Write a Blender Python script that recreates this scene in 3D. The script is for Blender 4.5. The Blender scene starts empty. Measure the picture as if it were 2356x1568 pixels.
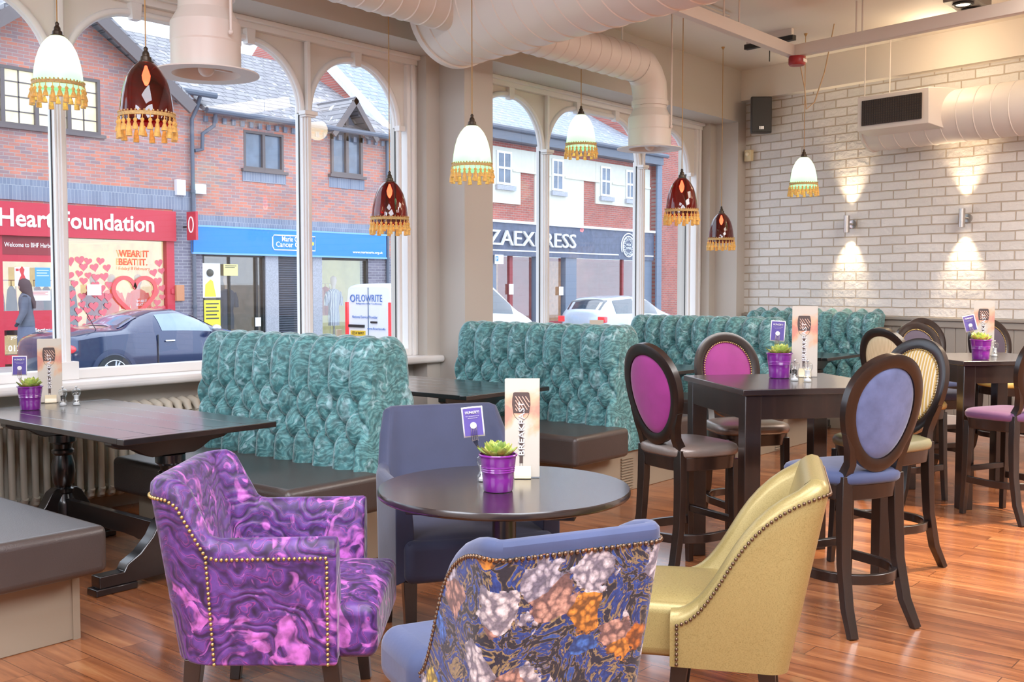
import bpy, math, random
from mathutils import Vector, Matrix, noise
random.seed(7)
PI=math.pi; R=math.radians
col=bpy.context.scene.collection
sc=bpy.context.scene
# ------------------------------------------------------------------ camera
F=2420.0; EYE=1.5; AZ=R(39.9); PIT=math.atan((784-657)/2420)
fwd=Vector((math.cos(AZ)*math.cos(PIT),math.sin(AZ)*math.cos(PIT),-math.sin(PIT)))
rgt=Vector((math.sin(AZ),-math.cos(AZ),0)); upv=rgt.cross(fwd)
CAM=Vector((0,0,EYE))
cd=bpy.data.cameras.new('camera'); cam=bpy.data.objects.new('camera',cd); col.objects.link(cam)
cd.sensor_width=36; cd.lens=F/2356*36; cd.clip_end=200
M=Matrix((rgt,upv,-fwd)).transposed().to_4x4(); M.translation=CAM; cam.matrix_world=M
sc.camera=cam
def ray(px,py): return fwd+rgt*((px-1178)/F)-upv*((py-784)/F)
def onz(px,py,z):
    r=ray(px,py); return CAM+r*((z-EYE)/r.z)
def ony(px,py,Y):
    r=ray(px,py); return CAM+r*(Y/r.y)
def onx(px,py,X):
    r=ray(px,py); return CAM+r*(X/r.x)
def cc(X,Z): return (Z*0.767+X*0.641, Z*0.641-X*0.767)
# ------------------------------------------------------------------ materials
def lin(c):
    c=c/255.0
    return c/12.92 if c<=0.04045 else ((c+0.055)/1.055)**2.4
def rgb(r,g,b): return (lin(r),lin(g),lin(b),1)
def newmat(name):
    m=bpy.data.materials.new(name); m.use_nodes=True
    nt=m.node_tree; b=nt.nodes['Principled BSDF']; return m,nt,b
def mat(name,c,rough=0.5,metal=0,emit=None,es=0,spec=0.5,coat=0,sheen=0,var=0.0,vscale=8,bump=0,bscale=60):
    m,nt,b=newmat(name); N=nt.nodes; L=nt.links
    b.inputs['Base Color'].default_value=c
    b.inputs['Roughness'].default_value=rough; b.inputs['Metallic'].default_value=metal
    b.inputs['Specular IOR Level'].default_value=spec
    if coat: b.inputs['Coat Weight'].default_value=coat; b.inputs['Coat Roughness'].default_value=0.1
    if sheen: b.inputs['Sheen Weight'].default_value=sheen; b.inputs['Sheen Roughness'].default_value=0.4
    if emit: b.inputs['Emission Color'].default_value=emit; b.inputs['Emission Strength'].default_value=es
    if var or bump:
        tc=N.new('ShaderNodeTexCoord')
    if var:
        n=N.new('ShaderNodeTexNoise'); n.inputs['Scale'].default_value=vscale; n.inputs['Detail'].default_value=5
        L.new(tc.outputs['Object'],n.inputs['Vector'])
        r=N.new('ShaderNodeValToRGB'); r.color_ramp.elements[0].position=0.3; r.color_ramp.elements[1].position=0.7
        r.color_ramp.elements[0].color=tuple(x*(1-var) for x in c[:3])+(1,)
        r.color_ramp.elements[1].color=tuple(min(1,x*(1+var)) for x in c[:3])+(1,)
        L.new(n.outputs['Fac'],r.inputs['Fac']); L.new(r.outputs['Color'],b.inputs['Base Color'])
    if bump:
        n2=N.new('ShaderNodeTexNoise'); n2.inputs['Scale'].default_value=bscale; n2.inputs['Detail'].default_value=4
        L.new(tc.outputs['Object'],n2.inputs['Vector'])
        bp=N.new('ShaderNodeBump'); bp.inputs['Strength'].default_value=bump; bp.inputs['Distance'].default_value=0.004
        L.new(n2.outputs['Fac'],bp.inputs['Height']); L.new(bp.outputs['Normal'],b.inputs['Normal'])
    return m
def nd(nt,t,**k):
    n=nt.nodes.new(t)
    for a,v in k.items():
        if a in n.inputs.keys(): n.inputs[a].default_value=v
        else: setattr(n,a,v)
    return n
def ramp(nt,stops,interp='LINEAR'):
    r=nt.nodes.new('ShaderNodeValToRGB'); r.color_ramp.interpolation=interp
    e=r.color_ramp.elements
    e[0].position=stops[0][0]; e[0].color=stops[0][1]; e[1].position=stops[-1][0]; e[1].color=stops[-1][1]
    for p,c in stops[1:-1]:
        x=e.new(p); x.color=c
    return r
def brickmat(name,c1,c2,mort,bw,bh,ms,bump=0.4,along=(1,0),vary=0.5,rough=0.85,third=None):
    # courses run along the horizontal direction 'along', rows by height
    m,nt,b=newmat(name); L=nt.links
    tc=nd(nt,'ShaderNodeTexCoord'); sp=nd(nt,'ShaderNodeSeparateXYZ'); L.new(tc.outputs['Object'],sp.inputs[0])
    mx=nd(nt,'ShaderNodeMath',operation='MULTIPLY'); mx.inputs[1].default_value=along[0]; L.new(sp.outputs[0],mx.inputs[0])
    my=nd(nt,'ShaderNodeMath',operation='MULTIPLY_ADD'); my.inputs[1].default_value=along[1]; L.new(sp.outputs[1],my.inputs[0]); L.new(mx.outputs[0],my.inputs[2])
    cb=nd(nt,'ShaderNodeCombineXYZ'); L.new(my.outputs[0],cb.inputs[0]); L.new(sp.outputs[2],cb.inputs[1])
    n0=nd(nt,'ShaderNodeTexNoise',Scale=3.0); L.new(cb.outputs[0],n0.inputs['Vector'])
    mxv=nd(nt,'ShaderNodeVectorMath',operation='MULTIPLY_ADD'); L.new(n0.outputs['Color'],mxv.inputs[0]); mxv.inputs[1].default_value=(0.016,0.016,0); L.new(cb.outputs[0],mxv.inputs[2])
    bt=nd(nt,'ShaderNodeTexBrick'); bt.offset=0.5; bt.squash=1
    bt.inputs['Scale'].default_value=1; bt.inputs['Brick Width'].default_value=bw; bt.inputs['Row Height'].default_value=bh
    bt.inputs['Mortar Size'].default_value=ms; bt.inputs['Mortar Smooth'].default_value=0.35; bt.inputs['Bias'].default_value=-0.15
    bt.inputs['Color1'].default_value=c1; bt.inputs['Color2'].default_value=c2; bt.inputs['Mortar'].default_value=mort
    L.new(mxv.outputs[0],bt.inputs['Vector'])
    cur=bt.outputs['Color']
    nz=nd(nt,'ShaderNodeTexNoise',Scale=1.3,Detail=6.0); L.new(cb.outputs[0],nz.inputs['Vector'])
    rr=ramp(nt,[(0.3,(1-vary*0.5,)*3+(1,)),(0.7,(1+vary*0.3,)*3+(1,))]); L.new(nz.outputs['Fac'],rr.inputs['Fac'])
    mm=nd(nt,'ShaderNodeMixRGB',blend_type='MULTIPLY'); mm.inputs['Fac'].default_value=1; L.new(cur,mm.inputs['Color1']); L.new(rr.outputs['Color'],mm.inputs['Color2'])
    L.new(mm.outputs['Color'],b.inputs['Base Color'])
    bp=nd(nt,'ShaderNodeBump',invert=True); bp.inputs['Strength'].default_value=bump; bp.inputs['Distance'].default_value=0.03
    nf=nd(nt,'ShaderNodeTexNoise',Scale=18.0,Detail=5.0); L.new(cb.outputs[0],nf.inputs['Vector'])
    ad=nd(nt,'ShaderNodeMath',operation='MULTIPLY_ADD'); ad.inputs[1].default_value=0.35; L.new(nf.outputs['Fac'],ad.inputs[0]); L.new(bt.outputs['Fac'],ad.inputs[2])
    L.new(ad.outputs[0],bp.inputs['Height']); L.new(bp.outputs['Normal'],b.inputs['Normal'])
    b.inputs['Roughness'].default_value=rough
    return m
def swirl(name,stops,scale=3,dist=6,wscale=2.2,rough=0.75,sheen=0.4,bump=0.5,patch=None,rings=True):
    m,nt,b=newmat(name); L=nt.links
    tc=nd(nt,'ShaderNodeTexCoord')
    n=nd(nt,'ShaderNodeTexNoise',Scale=scale,Detail=2.0); L.new(tc.outputs['Object'],n.inputs['Vector'])
    vm=nd(nt,'ShaderNodeVectorMath',operation='MULTIPLY_ADD'); vm.inputs[1].default_value=(dist/10,)*3
    L.new(n.outputs['Color'],vm.inputs[0]); L.new(tc.outputs['Object'],vm.inputs[2])
    w=nd(nt,'ShaderNodeTexWave',Scale=wscale,Distortion=5.0,Detail=2.0); w.inputs['Detail Scale'].default_value=1.5
    w.wave_type='RINGS' if rings else 'BANDS'; w.rings_direction='SPHERICAL'
    L.new(vm.outputs[0],w.inputs['Vector'])
    n2=nd(nt,'ShaderNodeTexNoise',Scale=14.0,Detail=6.0); L.new(tc.outputs['Object'],n2.inputs['Vector'])
    mx=nd(nt,'ShaderNodeMath',operation='MULTIPLY_ADD'); mx.inputs[1].default_value=0.55; L.new(n2.outputs['Fac'],mx.inputs[0])
    m3=nd(nt,'ShaderNodeMath',operation='MULTIPLY'); m3.inputs[1].default_value=0.5; L.new(w.outputs['Fac'],m3.inputs[0]); L.new(m3.outputs[0],mx.inputs[2])
    r=ramp(nt,stops); L.new(mx.outputs[0],r.inputs['Fac'])
    out=r.outputs['Color']
    if patch:
        n4=nd(nt,'ShaderNodeTexNoise',Scale=patch[1],Detail=3.0,Distortion=1.2); L.new(vm.outputs[0],n4.inputs['Vector'])
        rp=ramp(nt,[(patch[2],(0,0,0,1)),(patch[2]+0.07,(1,1,1,1))]); L.new(n4.outputs['Fac'],rp.inputs['Fac'])
        mc=nd(nt,'ShaderNodeMixRGB'); L.new(rp.outputs['Color'],mc.inputs['Fac']); L.new(out,mc.inputs['Color1']); mc.inputs['Color2'].default_value=patch[0]
        n5=nd(nt,'ShaderNodeTexNoise',Scale=30.0,Detail=3.0); L.new(tc.outputs['Object'],n5.inputs['Vector'])
        r5=ramp(nt,[(0.38,(0.45,0.45,0.45,1)),(0.60,(1.15,1.15,1.15,1))]); L.new(n5.outputs['Fac'],r5.inputs['Fac'])
        mu=nd(nt,'ShaderNodeMixRGB',blend_type='MULTIPLY'); mu.inputs['Fac'].default_value=0.8; L.new(mc.outputs['Color'],mu.inputs['Color1']); L.new(r5.outputs['Color'],mu.inputs['Color2'])
        out=mu.outputs['Color']
    L.new(out,b.inputs['Base Color'])
    bp=nd(nt,'ShaderNodeBump'); bp.inputs['Strength'].default_value=bump; bp.inputs['Distance'].default_value=0.004
    L.new(mx.outputs[0],bp.inputs['Height']); L.new(bp.outputs['Normal'],b.inputs['Normal'])
    b.inputs['Roughness'].default_value=rough; b.inputs['Sheen Weight'].default_value=sheen; b.inputs['Sheen Roughness'].default_value=0.35
    return m
def woodmat(name,stops,axis='y',rough=0.35,coat=0.0,plank=None,bump=0.1,gs=1.0):
    m,nt,b=newmat(name); L=nt.links
    tc=nd(nt,'ShaderNodeTexCoord'); mp=nd(nt,'ShaderNodeMapping'); L.new(tc.outputs['Object'],mp.inputs['Vector'])
    s={'x':(1.2,14,14),'y':(14,1.2,14),'z':(14,14,1.2)}[axis]; mp.inputs['Scale'].default_value=tuple(v*gs for v in s)
    vec=mp.outputs[0]
    if plank:
        sp=nd(nt,'ShaderNodeSeparateXYZ'); L.new(tc.outputs['Object'],sp.inputs[0]); cb=nd(nt,'ShaderNodeCombineXYZ')
        L.new(sp.outputs[1],cb.inputs[0]); L.new(sp.outputs[0],cb.inputs[1])
        bt=nd(nt,'ShaderNodeTexBrick'); bt.offset=0.37; bt.inputs['Scale'].default_value=1; bt.inputs['Brick Width'].default_value=1.1
        bt.inputs['Row Height'].default_value=plank; bt.inputs['Mortar Size'].default_value=0.0022; bt.inputs['Mortar Smooth'].default_value=0.1
        bt.inputs['Color1'].default_value=(0,0,0,1); bt.inputs['Color2'].default_value=(1,1,1,1); bt.inputs['Mortar'].default_value=(0.5,0.5,0.5,1)
        L.new(cb.outputs[0],bt.inputs['Vector'])
        va=nd(nt,'ShaderNodeVectorMath',operation='MULTIPLY_ADD'); va.inputs[1].default_value=(9,5,3); L.new(bt.outputs['Color'],va.inputs[0]); L.new(vec,va.inputs[2]); vec=va.outputs[0]
    n=nd(nt,'ShaderNodeTexNoise',Scale=1.0,Detail=7.0,Distortion=0.6); n.inputs['Roughness'].default_value=0.62; L.new(vec,n.inputs['Vector'])
    fac=n.outputs['Fac']
    if plank:
        a=nd(nt,'ShaderNodeMath',operation='MULTIPLY_ADD'); a.inputs[1].default_value=0.15; L.new(bt.outputs['Color'],a.inputs[0])
        a2=nd(nt,'ShaderNodeMath',operation='SUBTRACT'); L.new(n.outputs['Fac'],a2.inputs[0]); a2.inputs[1].default_value=0.075; L.new(a2.outputs[0],a.inputs[2]); fac=a.outputs[0]
    r=ramp(nt,stops); L.new(fac,r.inputs['Fac']); out=r.outputs['Color']
    if plank:
        mm=nd(nt,'ShaderNodeMixRGB',blend_type='MULTIPLY'); L.new(bt.outputs['Fac'],mm.inputs['Fac']); L.new(out,mm.inputs['Color1']); mm.inputs['Color2'].default_value=(0.35,0.3,0.3,1); out=mm.outputs['Color']
        rn=nd(nt,'ShaderNodeTexNoise',Scale=1.1,Detail=4.0); L.new(tc.outputs['Object'],rn.inputs['Vector'])
        rr=ramp(nt,[(0.35,(rough*0.7,)*3+(1,)),(0.65,(rough*1.5,)*3+(1,))]); L.new(rn.outputs['Fac'],rr.inputs['Fac']); L.new(rr.outputs['Color'],b.inputs['Roughness'])
    else: b.inputs['Roughness'].default_value=rough
    L.new(out,b.inputs['Base Color']); b.inputs['Coat Weight'].default_value=coat; b.inputs['Coat Roughness'].default_value=0.15
    bp=nd(nt,'ShaderNodeBump'); bp.inputs['Strength'].default_value=bump; bp.inputs['Distance'].default_value=0.002
    L.new(n.outputs['Fac'],bp.inputs['Height']); L.new(bp.outputs['Normal'],b.inputs['Normal'])
    return m
def glassmat(name,tint=(1,1,1,1),refl=0.08,rough=0.0,extra=None):
    m=bpy.data.materials.new(name); m.use_nodes=True; nt=m.node_tree; L=nt.links
    nt.nodes.remove(nt.nodes['Principled BSDF']); o=nt.nodes['Material Output']
    t=nd(nt,'ShaderNodeBsdfTransparent'); t.inputs[0].default_value=tint
    g=nd(nt,'ShaderNodeBsdfGlossy'); g.inputs['Roughness'].default_value=rough
    lw=nd(nt,"ShaderNodeLayerWeight"); lw.inputs["Blend"].default_value=0.5; fr=nd(nt,"ShaderNodeMath",operation="POWER"); fr.inputs[1].default_value=4.0; L.new(lw.outputs["Facing"],fr.inputs[0])
    mu=nd(nt,'ShaderNodeMath',operation='MULTIPLY_ADD'); mu.inputs[1].default_value=1.0-refl; mu.inputs[2].default_value=refl; mu.use_clamp=True
    L.new(fr.outputs[0],mu.inputs[0])
    mx=nd(nt,'ShaderNodeMixShader'); L.new(mu.outputs[0],mx.inputs[0]); L.new(t.outputs[0],mx.inputs[1]); L.new(g.outputs[0],mx.inputs[2])
    L.new(mx.outputs[0],o.inputs['Surface']); return m
# ------------------------------------------------------------------ mesh builder
class MB:
    def __init__(s): s.v=[]; s.f=[]
    def add(s,vs,fs):
        o=len(s.v); s.v+= [tuple(p) for p in vs]; s.f+=[tuple(i+o for i in f) for f in fs]; return s
    def box(s,x0,x1,y0,y1,z0,z1,rot=0,c=None):
        vs=[(x,y,z) for z in (z0,z1) for y in (y0,y1) for x in (x0,x1)]
        if rot:
            c=c or ((x0+x1)/2,(y0+y1)/2); ca,sa=math.cos(rot),math.sin(rot)
            vs=[(c[0]+(x-c[0])*ca-(y-c[1])*sa,c[1]+(x-c[0])*sa+(y-c[1])*ca,z) for x,y,z in vs]
        return s.add(vs,[(0,2,3,1),(4,5,7,6),(0,1,5,4),(2,6,7,3),(0,4,6,2),(1,3,7,5)])
    def loft(s,rings,closed=True,caps=True,loop=False):
        n=len(rings[0]); vs=[p for r in rings for p in r]; fs=[]
        m=len(rings)
        for i in range(m if loop else m-1):
            j=(i+1)%m
            for k in range(n if closed else n-1):
                l=(k+1)%n; fs.append((i*n+k,i*n+l,j*n+l,j*n+k))
        if caps and not loop and closed:
            fs.append(tuple(range(n-1,-1,-1))); fs.append(tuple((m-1)*n+k for k in range(n)))
        return s.add(vs,fs)
    def tube(s,pts,r,n=10,sq=None,loop=False,up=None,caps=True):
        P=[Vector(p) for p in pts]; m=len(P); rings=[]
        if not hasattr(r,'__len__'): r=[r]*m
        u=None
        for i in range(m):
            if loop: t=P[(i+1)%m]-P[i-1]
            else: t=P[min(i+1,m-1)]-P[max(i-1,0)]
            t.normalize()
            if up is not None: a=Vector(up)
            elif u is not None: a=u
            else: a=Vector((0,0,1)) if abs(t.z)<0.9 else Vector((0,1,0))
            w=t.cross(a).normalized(); u=w.cross(t).normalized()
            if sq: 
                hw,hh=sq[0]*r[i],sq[1]*r[i]; rings.append([P[i]+w*a_*hw+u*b_*hh for a_,b_ in((-1,-1),(1,-1),(1,1),(-1,1))])
            else: rings.append([P[i]+(w*math.cos(2*PI*k/n)+u*math.sin(2*PI*k/n))*r[i] for k in range(n)])
        return s.loft(rings,loop=loop,caps=caps)
    def lathe(s,prof,c=(0,0,0),n=32,caps=True):
        rings=[[(c[0]+r*math.cos(2*PI*k/n),c[1]+r*math.sin(2*PI*k/n),c[2]+z) for k in range(n)] for r,z in prof]
        return s.loft(rings,caps=caps)
    def ball(s,c,r,n=10,m=6,sz=1):
        return s.lathe([(max(1e-4,r*math.sin(PI*i/m)),-r*sz*math.cos(PI*i/m)) for i in range(m+1)],c,n)
    def prism(s,poly,axis,lo,hi):
        # poly in the two other axes
        def P(a,b,h): return {'x':(h,a,b),'y':(a,h,b),'z':(a,b,h)}[axis]
        n=len(poly); vs=[P(a,b,lo) for a,b in poly]+[P(a,b,hi) for a,b in poly]
        fs=[tuple(range(n)),tuple(range(2*n-1,n-1,-1))]+[(k,k+n,(k+1)%n+n,(k+1)%n) for k in range(n)]
        return s.add(vs,fs)
    def grid(s,fn,nu,nv):
        vs=[fn(i/nu,j/nv) for j in range(nv+1) for i in range(nu+1)]
        fs=[(j*(nu+1)+i,j*(nu+1)+i+1,(j+1)*(nu+1)+i+1,(j+1)*(nu+1)+i) for j in range(nv) for i in range(nu)]
        return s.add(vs,fs)
    def build(s,name,m=None,parent=None,bev=0,seg=2,smooth=40,sub=0,solid=0,loc=None,rotz=0):
        me=bpy.data.meshes.new(name); me.from_pydata(s.v,[],s.f); me.validate(); 
        import bmesh
        b=bmesh.new(); b.from_mesh(me); bmesh.ops.recalc_face_normals(b,faces=b.faces); b.to_mesh(me); b.free()
        if smooth:
            me.shade_smooth(); me.set_sharp_from_angle(angle=R(smooth))
        me.update()
        o=bpy.data.objects.new(name,me); col.objects.link(o)
        if m: me.materials.append(m)
        if solid:
            md=o.modifiers.new('s','SOLIDIFY'); md.thickness=solid
        if bev:
            md=o.modifiers.new('b','BEVEL'); md.width=bev; md.segments=seg; md.limit_method='ANGLE'; md.angle_limit=R(35)
        if sub:
            md=o.modifiers.new('u','SUBSURF'); md.levels=sub; md.render_levels=sub
        if parent: o.parent=parent
        if loc is not None: o.location=loc
        if rotz: o.rotation_euler.z=rotz
        return o
def tag(o,label,cat,group=None,kind=None):
    o['label']=label; o['category']=cat
    if group: o['group']=group
    if kind: o['kind']=kind
    return o
def thing(name,label,cat,loc=(0,0,0),rotz=0,group=None):
    o=bpy.data.objects.new(name,None); col.objects.link(o); o.location=loc; o.rotation_euler=(0,0,rotz); o.empty_display_size=0.1
    return tag(o,label,cat,group)
def struct(o): o['kind']='structure'; return o
def dup(root,loc=None,rotz=None,label=None,cat=None,group=None,parent=None):
    r=root.copy(); col.objects.link(r)
    if parent: r.parent=parent
    if loc is not None: r.location=loc
    if rotz is not None: r.rotation_euler=(0,0,rotz)
    if label: r['label']=label
    if group: r['group']=group
    for ch in list(root.children): dup(ch,parent=r)
    return r
def text(s,m,parent=None,loc=(0,0,0),w=None,h=None,ext=0.004,name='lettering',align='LEFT',rot=(PI/2,0,0),bold=0.0,matrix=None):
    cu=bpy.data.curves.new('t','FONT'); cu.body=s; cu.size=1; cu.offset=bold; cu.resolution_u=2
    cu.extrude=0.0
    t=bpy.data.objects.new('t',cu); col.objects.link(t)
    dg=bpy.context.evaluated_depsgraph_get(); me=bpy.data.meshes.new_from_object(t.evaluated_get(dg))
    bpy.data.objects.remove(t)
    xs=[v.co.x for v in me.vertices]; ys=[v.co.y for v in me.vertices]
    x0,x1,y0,y1=min(xs),max(xs),min(ys),max(ys)
    sx=(w/(x1-x0)) if w else None; sy=(h/(y1-y0)) if h else None
    sx=sx or sy; sy=sy or sx
    ax={'LEFT':x0,'CENTER':(x0+x1)/2,'RIGHT':x1}[align]
    for v in me.vertices: v.co.x=(v.co.x-ax)*sx; v.co.y=(v.co.y-y0)*sy; v.co.z=0
    o=bpy.data.objects.new(name,me); col.objects.link(o); me.materials.append(m)
    md=o.modifiers.new('s','SOLIDIFY'); md.thickness=ext; md.offset=1
    o.rotation_euler=rot; o.location=loc
    if parent: o.parent=parent
    return o
# ------------------------------------------------------------------ palette
cream=mat('cream_paint',rgb(228,222,214),0.55)
frame_w=mat('frame_paint',rgb(238,236,234),0.35)
taupe=mat('taupe_paint',rgb(192,185,176),0.6)
taupe2=mat('panel_paint',rgb(150,143,133),0.5)
ceil_m=mat('ceiling_paint',rgb(226,217,204),0.7)
duct_m=mat('duct_paint',rgb(226,218,210),0.4)
beam_m=mat('beam_paint',rgb(214,206,198),0.45)
black=mat('black_plastic',rgb(28,27,28),0.5)
darkmetal=mat('dark_bronze',rgb(70,60,50),0.4,metal=0.7)
steel=mat('brushed_steel',rgb(190,186,180),0.3,metal=1)
chrome=mat('polished_steel',rgb(225,225,225),0.12,metal=1)
gold=mat('antique_brass',rgb(190,160,100),0.3,metal=0.9)
bronze_nail=mat('bronze_nail',rgb(110,88,70),0.3,metal=0.9)
floor_m=woodmat('floor_planks',[(0.22,rgb(84,46,26)),(0.43,rgb(136,78,44)),(0.58,rgb(166,102,60)),(0.80,rgb(198,140,90))],'y',rough=0.26,plank=0.125,coat=0.6,bump=0.12)
darkwood=woodmat('espresso_wood',[(0.3,rgb(20,12,9)),(0.6,rgb(33,20,15)),(0.8,rgb(46,29,22))],'z',rough=0.3,coat=0.3,bump=0.12)
darktop=woodmat('espresso_table_top',[(0.3,rgb(26,18,17)),(0.6,rgb(36,26,24)),(0.8,rgb(48,36,33))],'y',rough=0.26,coat=0.6,bump=0.2,gs=2.5)
blackwood=woodmat('black_wood',[(0.3,rgb(14,12,13)),(0.6,rgb(24,20,21)),(0.8,rgb(36,30,31))],'y',rough=0.28,coat=0.8,bump=0.15)
whitebrick=brickmat('painted_brick',rgb(232,228,222),rgb(214,210,204),rgb(196,180,160),0.293,0.0978,0.007,bump=1.0,along=(0,1),vary=0.12,rough=0.6)
pane=glassmat('window_glass',(0.97,0.985,1,1),0.045)
clear=glassmat('clear_acrylic',(0.93,0.95,0.95,1),0.12)
# ------------------------------------------------------------------ shell
SP=3.48; CE=4.10
struct(MB().box(-4,13,-8,6.9,-0.1,0).build('floor',floor_m,smooth=0))
struct(MB().box(-4,13,-8,6.9,CE,CE+0.1).build('ceiling',ceil_m,smooth=0))
w=MB().box(-4,12.2,6.15,6.9,SP,CE)
w.box(1.78,2.05,6.5,6.9,0,SP); w.box(-4,-3.1,6.5,6.9,0,SP); w.box(-4,12.2,6.62,6.9,0,0.86)
w.box(6.72,7.09,6.15,6.9,0,SP); w.box(6.56,7.2,6.45,6.9,0,SP); w.box(11.63,12.2,6.15,6.9,0,SP); w.box(11.49,11.7,6.45,6.9,0,SP)
wf=struct(w.build('wall_front',taupe,smooth=0))
struct(MB().box(-4.1,-4,-8,6.9,0,CE).build('wall_left',cream,smooth=0))
struct(MB().box(-4,13,-8.1,-8,0,CE).build('wall_rear',cream,smooth=0))
struct(MB().box(12.6,12.7,-8,3,0,CE).build('wall_right',cream,smooth=0))
BW=-math.atan(0.17)
def WL(x,y,z=0):
    c,s=math.cos(BW),math.sin(BW); return Vector((11.4+x*c-y*s,3.63+x*s+y*c,z))
def onwall(px,py,off=0.0):
    n=Vector((math.cos(BW),math.sin(BW),0)); p=WL(off,0); r=ray(px,py)
    q=CAM+r*((p-CAM).dot(n)/r.dot(n)); return q
struct(MB().box(0,0.12,-11,2.75,0,CE).build('wall_brick',whitebrick,loc=WL(0,0),rotz=BW,smooth=0))
struct(MB().box(-0.13,0.01,-11,2.62,3.74,CE).build('beam_brick_wall_head',ceil_m,loc=WL(0,0),rotz=BW,smooth=0))
p=MB()
k=-4.0
while k<2.5:
    p.box(-0.022,0.0,k+0.004,k+0.116,0.14,1.08); k+=0.12
p.box(-0.014,0.0,-4,2.55,0.1,1.1)
struct(p.build('trim_panelling',taupe2,loc=WL(0,0),rotz=BW,smooth=0,bev=0.003,seg=1))
struct(MB().box(-0.06,0,-11,2.6,1.13,1.165).box(-0.04,0,-11,2.6,1.06,1.13).build('trim_dado_rail',taupe2,loc=WL(0,0),rotz=BW,bev=0.008,smooth=30))
struct(MB().box(-0.03,0,-11,2.6,0,0.15).build('baseboard_brick',cream,loc=WL(0,0),rotz=BW,bev=0.008,smooth=0))
struct(MB().box(-4,6.72,6.38,6.75,0.83,0.893).box(7.09,11.63,6.38,6.75,0.83,0.893).build('trim_window_sill',frame_w,bev=0.025,seg=4,smooth=50))
# windows
def window(n,xa,xb,lights):
    root=struct(bpy.data.objects.new('window_%d'%n,None)); col.objects.link(root)
    Y0,Y1=6.58,6.68; ZT=3.34; ZS=2.85; ZF=3.40; ZB=0.955
    f=MB().box(xa-0.12,xb+0.12,Y0-0.03,Y1,ZF,SP).box(xa-0.12,xa,Y0-0.02,Y1-0.001,0.893,ZF).box(xb,xb+0.12,Y0-0.02,Y1-0.001,0.893,ZF).box(xa,xb,Y0-0.019,Y1-0.002,0.893,ZB)
    f.box(xa-0.12,xb+0.12,Y0-0.07,Y0-0.03,ZF+0.045,SP).box(xa-0.075,xa-0.04,Y0-0.045,Y0-0.02,0.893,ZF).box(xb+0.04,xb+0.075,Y0-0.045,Y0-0.02,0.893,ZF)
    f.build('window_frame',frame_w,root,bev=0.006,smooth=30)
    sp=MB(); edges=[xa]+[ (lights[i][1]+lights[i+1][0])/2 for i in range(len(lights)-1)]+[xb]
    for i,(x0,x1,rx) in enumerate(lights):
        pts=[]
        K=18
        for k in range(K+1):
            a=PI/2*(1-k/K); pts.append((x0+rx-rx*math.sin(a),ZS+(ZT-ZS)*math.cos(a)))
        pts2=[(x1-(x-x0),z) for x,z in reversed(pts)]
        arch=pts+[q for q in pts2 if q[0]>pts[-1][0]+1e-4]
        L0,L1=edges[i],edges[i+1]
        prof=[(L0,ZS)]+[(x,z) for x,z in arch]+[(L1,ZS)]
        for y in (Y0+0.02,Y1-0.02):
            vs=[];fs=[]
            for (x,z) in prof: vs+= [(x,y,z),(x,y,ZF+0.02)]
            for k in range(len(prof)-1): fs.append((2*k,2*k+2,2*k+3,2*k+1))
            sp.add(vs,fs)
        vs=[];fs=[]
        for (x,z) in arch: vs+=[(x,Y0+0.02,z),(x,Y1-0.02,z)]
        for k in range(len(arch)-1): fs.append((2*k,2*k+2,2*k+3,2*k+1))
        sp.add(vs,fs)
        mo=MB().tube([(x,Y0+0.01,z) for x,z in arch],0.024,n=8,caps=False)
        mo.tube([(x+(0.035 if x<(x0+x1)/2-0.01 else -0.035 if x>(x0+x1)/2+0.01 else 0)*0,Y0+0.035,z) for x,z in arch],0.03,n=8,caps=False)
        mo.build('arch_moulding',frame_w,root,smooth=60)
        ks=MB()
        for kx in ([x0+rx,x1-rx] if x1-x0>2*rx+0.1 else [(x0+x1)/2]): ks.prism([(kx-0.03,ZT-0.05),(kx+0.03,ZT-0.05),(kx+0.04,ZF),(kx-0.04,ZF)],'y',Y0-0.03,Y0+0.03)
        ks.build('keystone',frame_w,root,smooth=0)
        MB().add([(x0-0.03,6.64,ZB-0.02),(x1+0.03,6.64,ZB-0.02),(x1+0.03,6.64,ZF),(x0-0.03,6.64,ZF)],[(0,1,2,3)]).build('pane',pane,root,smooth=0)
        MB().tube([(x,6.625,z-0.02) for x,z in arch],0.006,n=5).box(x0-0.001,x0+0.006,6.625,6.635,ZB,ZS).box(x1-0.006,x1+0.001,6.625,6.635,ZB,ZS).build('glazing_seal',black,root,smooth=0)
    for i in range(len(lights)-1):
        a,b_=lights[i][1],lights[i+1][0]; c=(a+b_)/2
        m=MB().box(a,b_,Y0,Y1-0.003,0.952,ZS+0.05).box(c-0.016,c+0.016,Y0-0.04,Y0,0.9,ZF).box(c-0.027,c+0.027,Y0-0.022,Y0,0.9,ZS)
        m.tube([(a+0.004,Y0+0.005,0.98),(a+0.004,Y0+0.005,ZS)],0.009,8).tube([(b_-0.004,Y0+0.005,0.98),(b_-0.004,Y0+0.005,ZS)],0.009,8)
        m.box(a-0.03,b_+0.03,Y0-0.065,Y0+0.02,ZS-0.02,ZS+0.012).box(a-0.018,b_+0.018,Y0-0.055,Y0+0.02,ZS-0.035,ZS-0.02)
        m.box(a-0.028,b_+0.028,Y0-0.056,Y0+0.018,0.8935,1.01)
        m.build('mullion',frame_w,root,bev=0.004,smooth=40)
    sp.build('spandrel_panel',cream,root,smooth=0)
    for xx in (lights[0][0],lights[-1][1]):
        MB().box(xx-0.035,xx+0.035,Y0-0.04,Y0+0.02,ZS-0.03,ZS+0.012).tube([(xx,Y0,0.98),(xx,Y0,ZS)],0.02,8).build('pilaster',frame_w,root,smooth=40)
    return root
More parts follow.
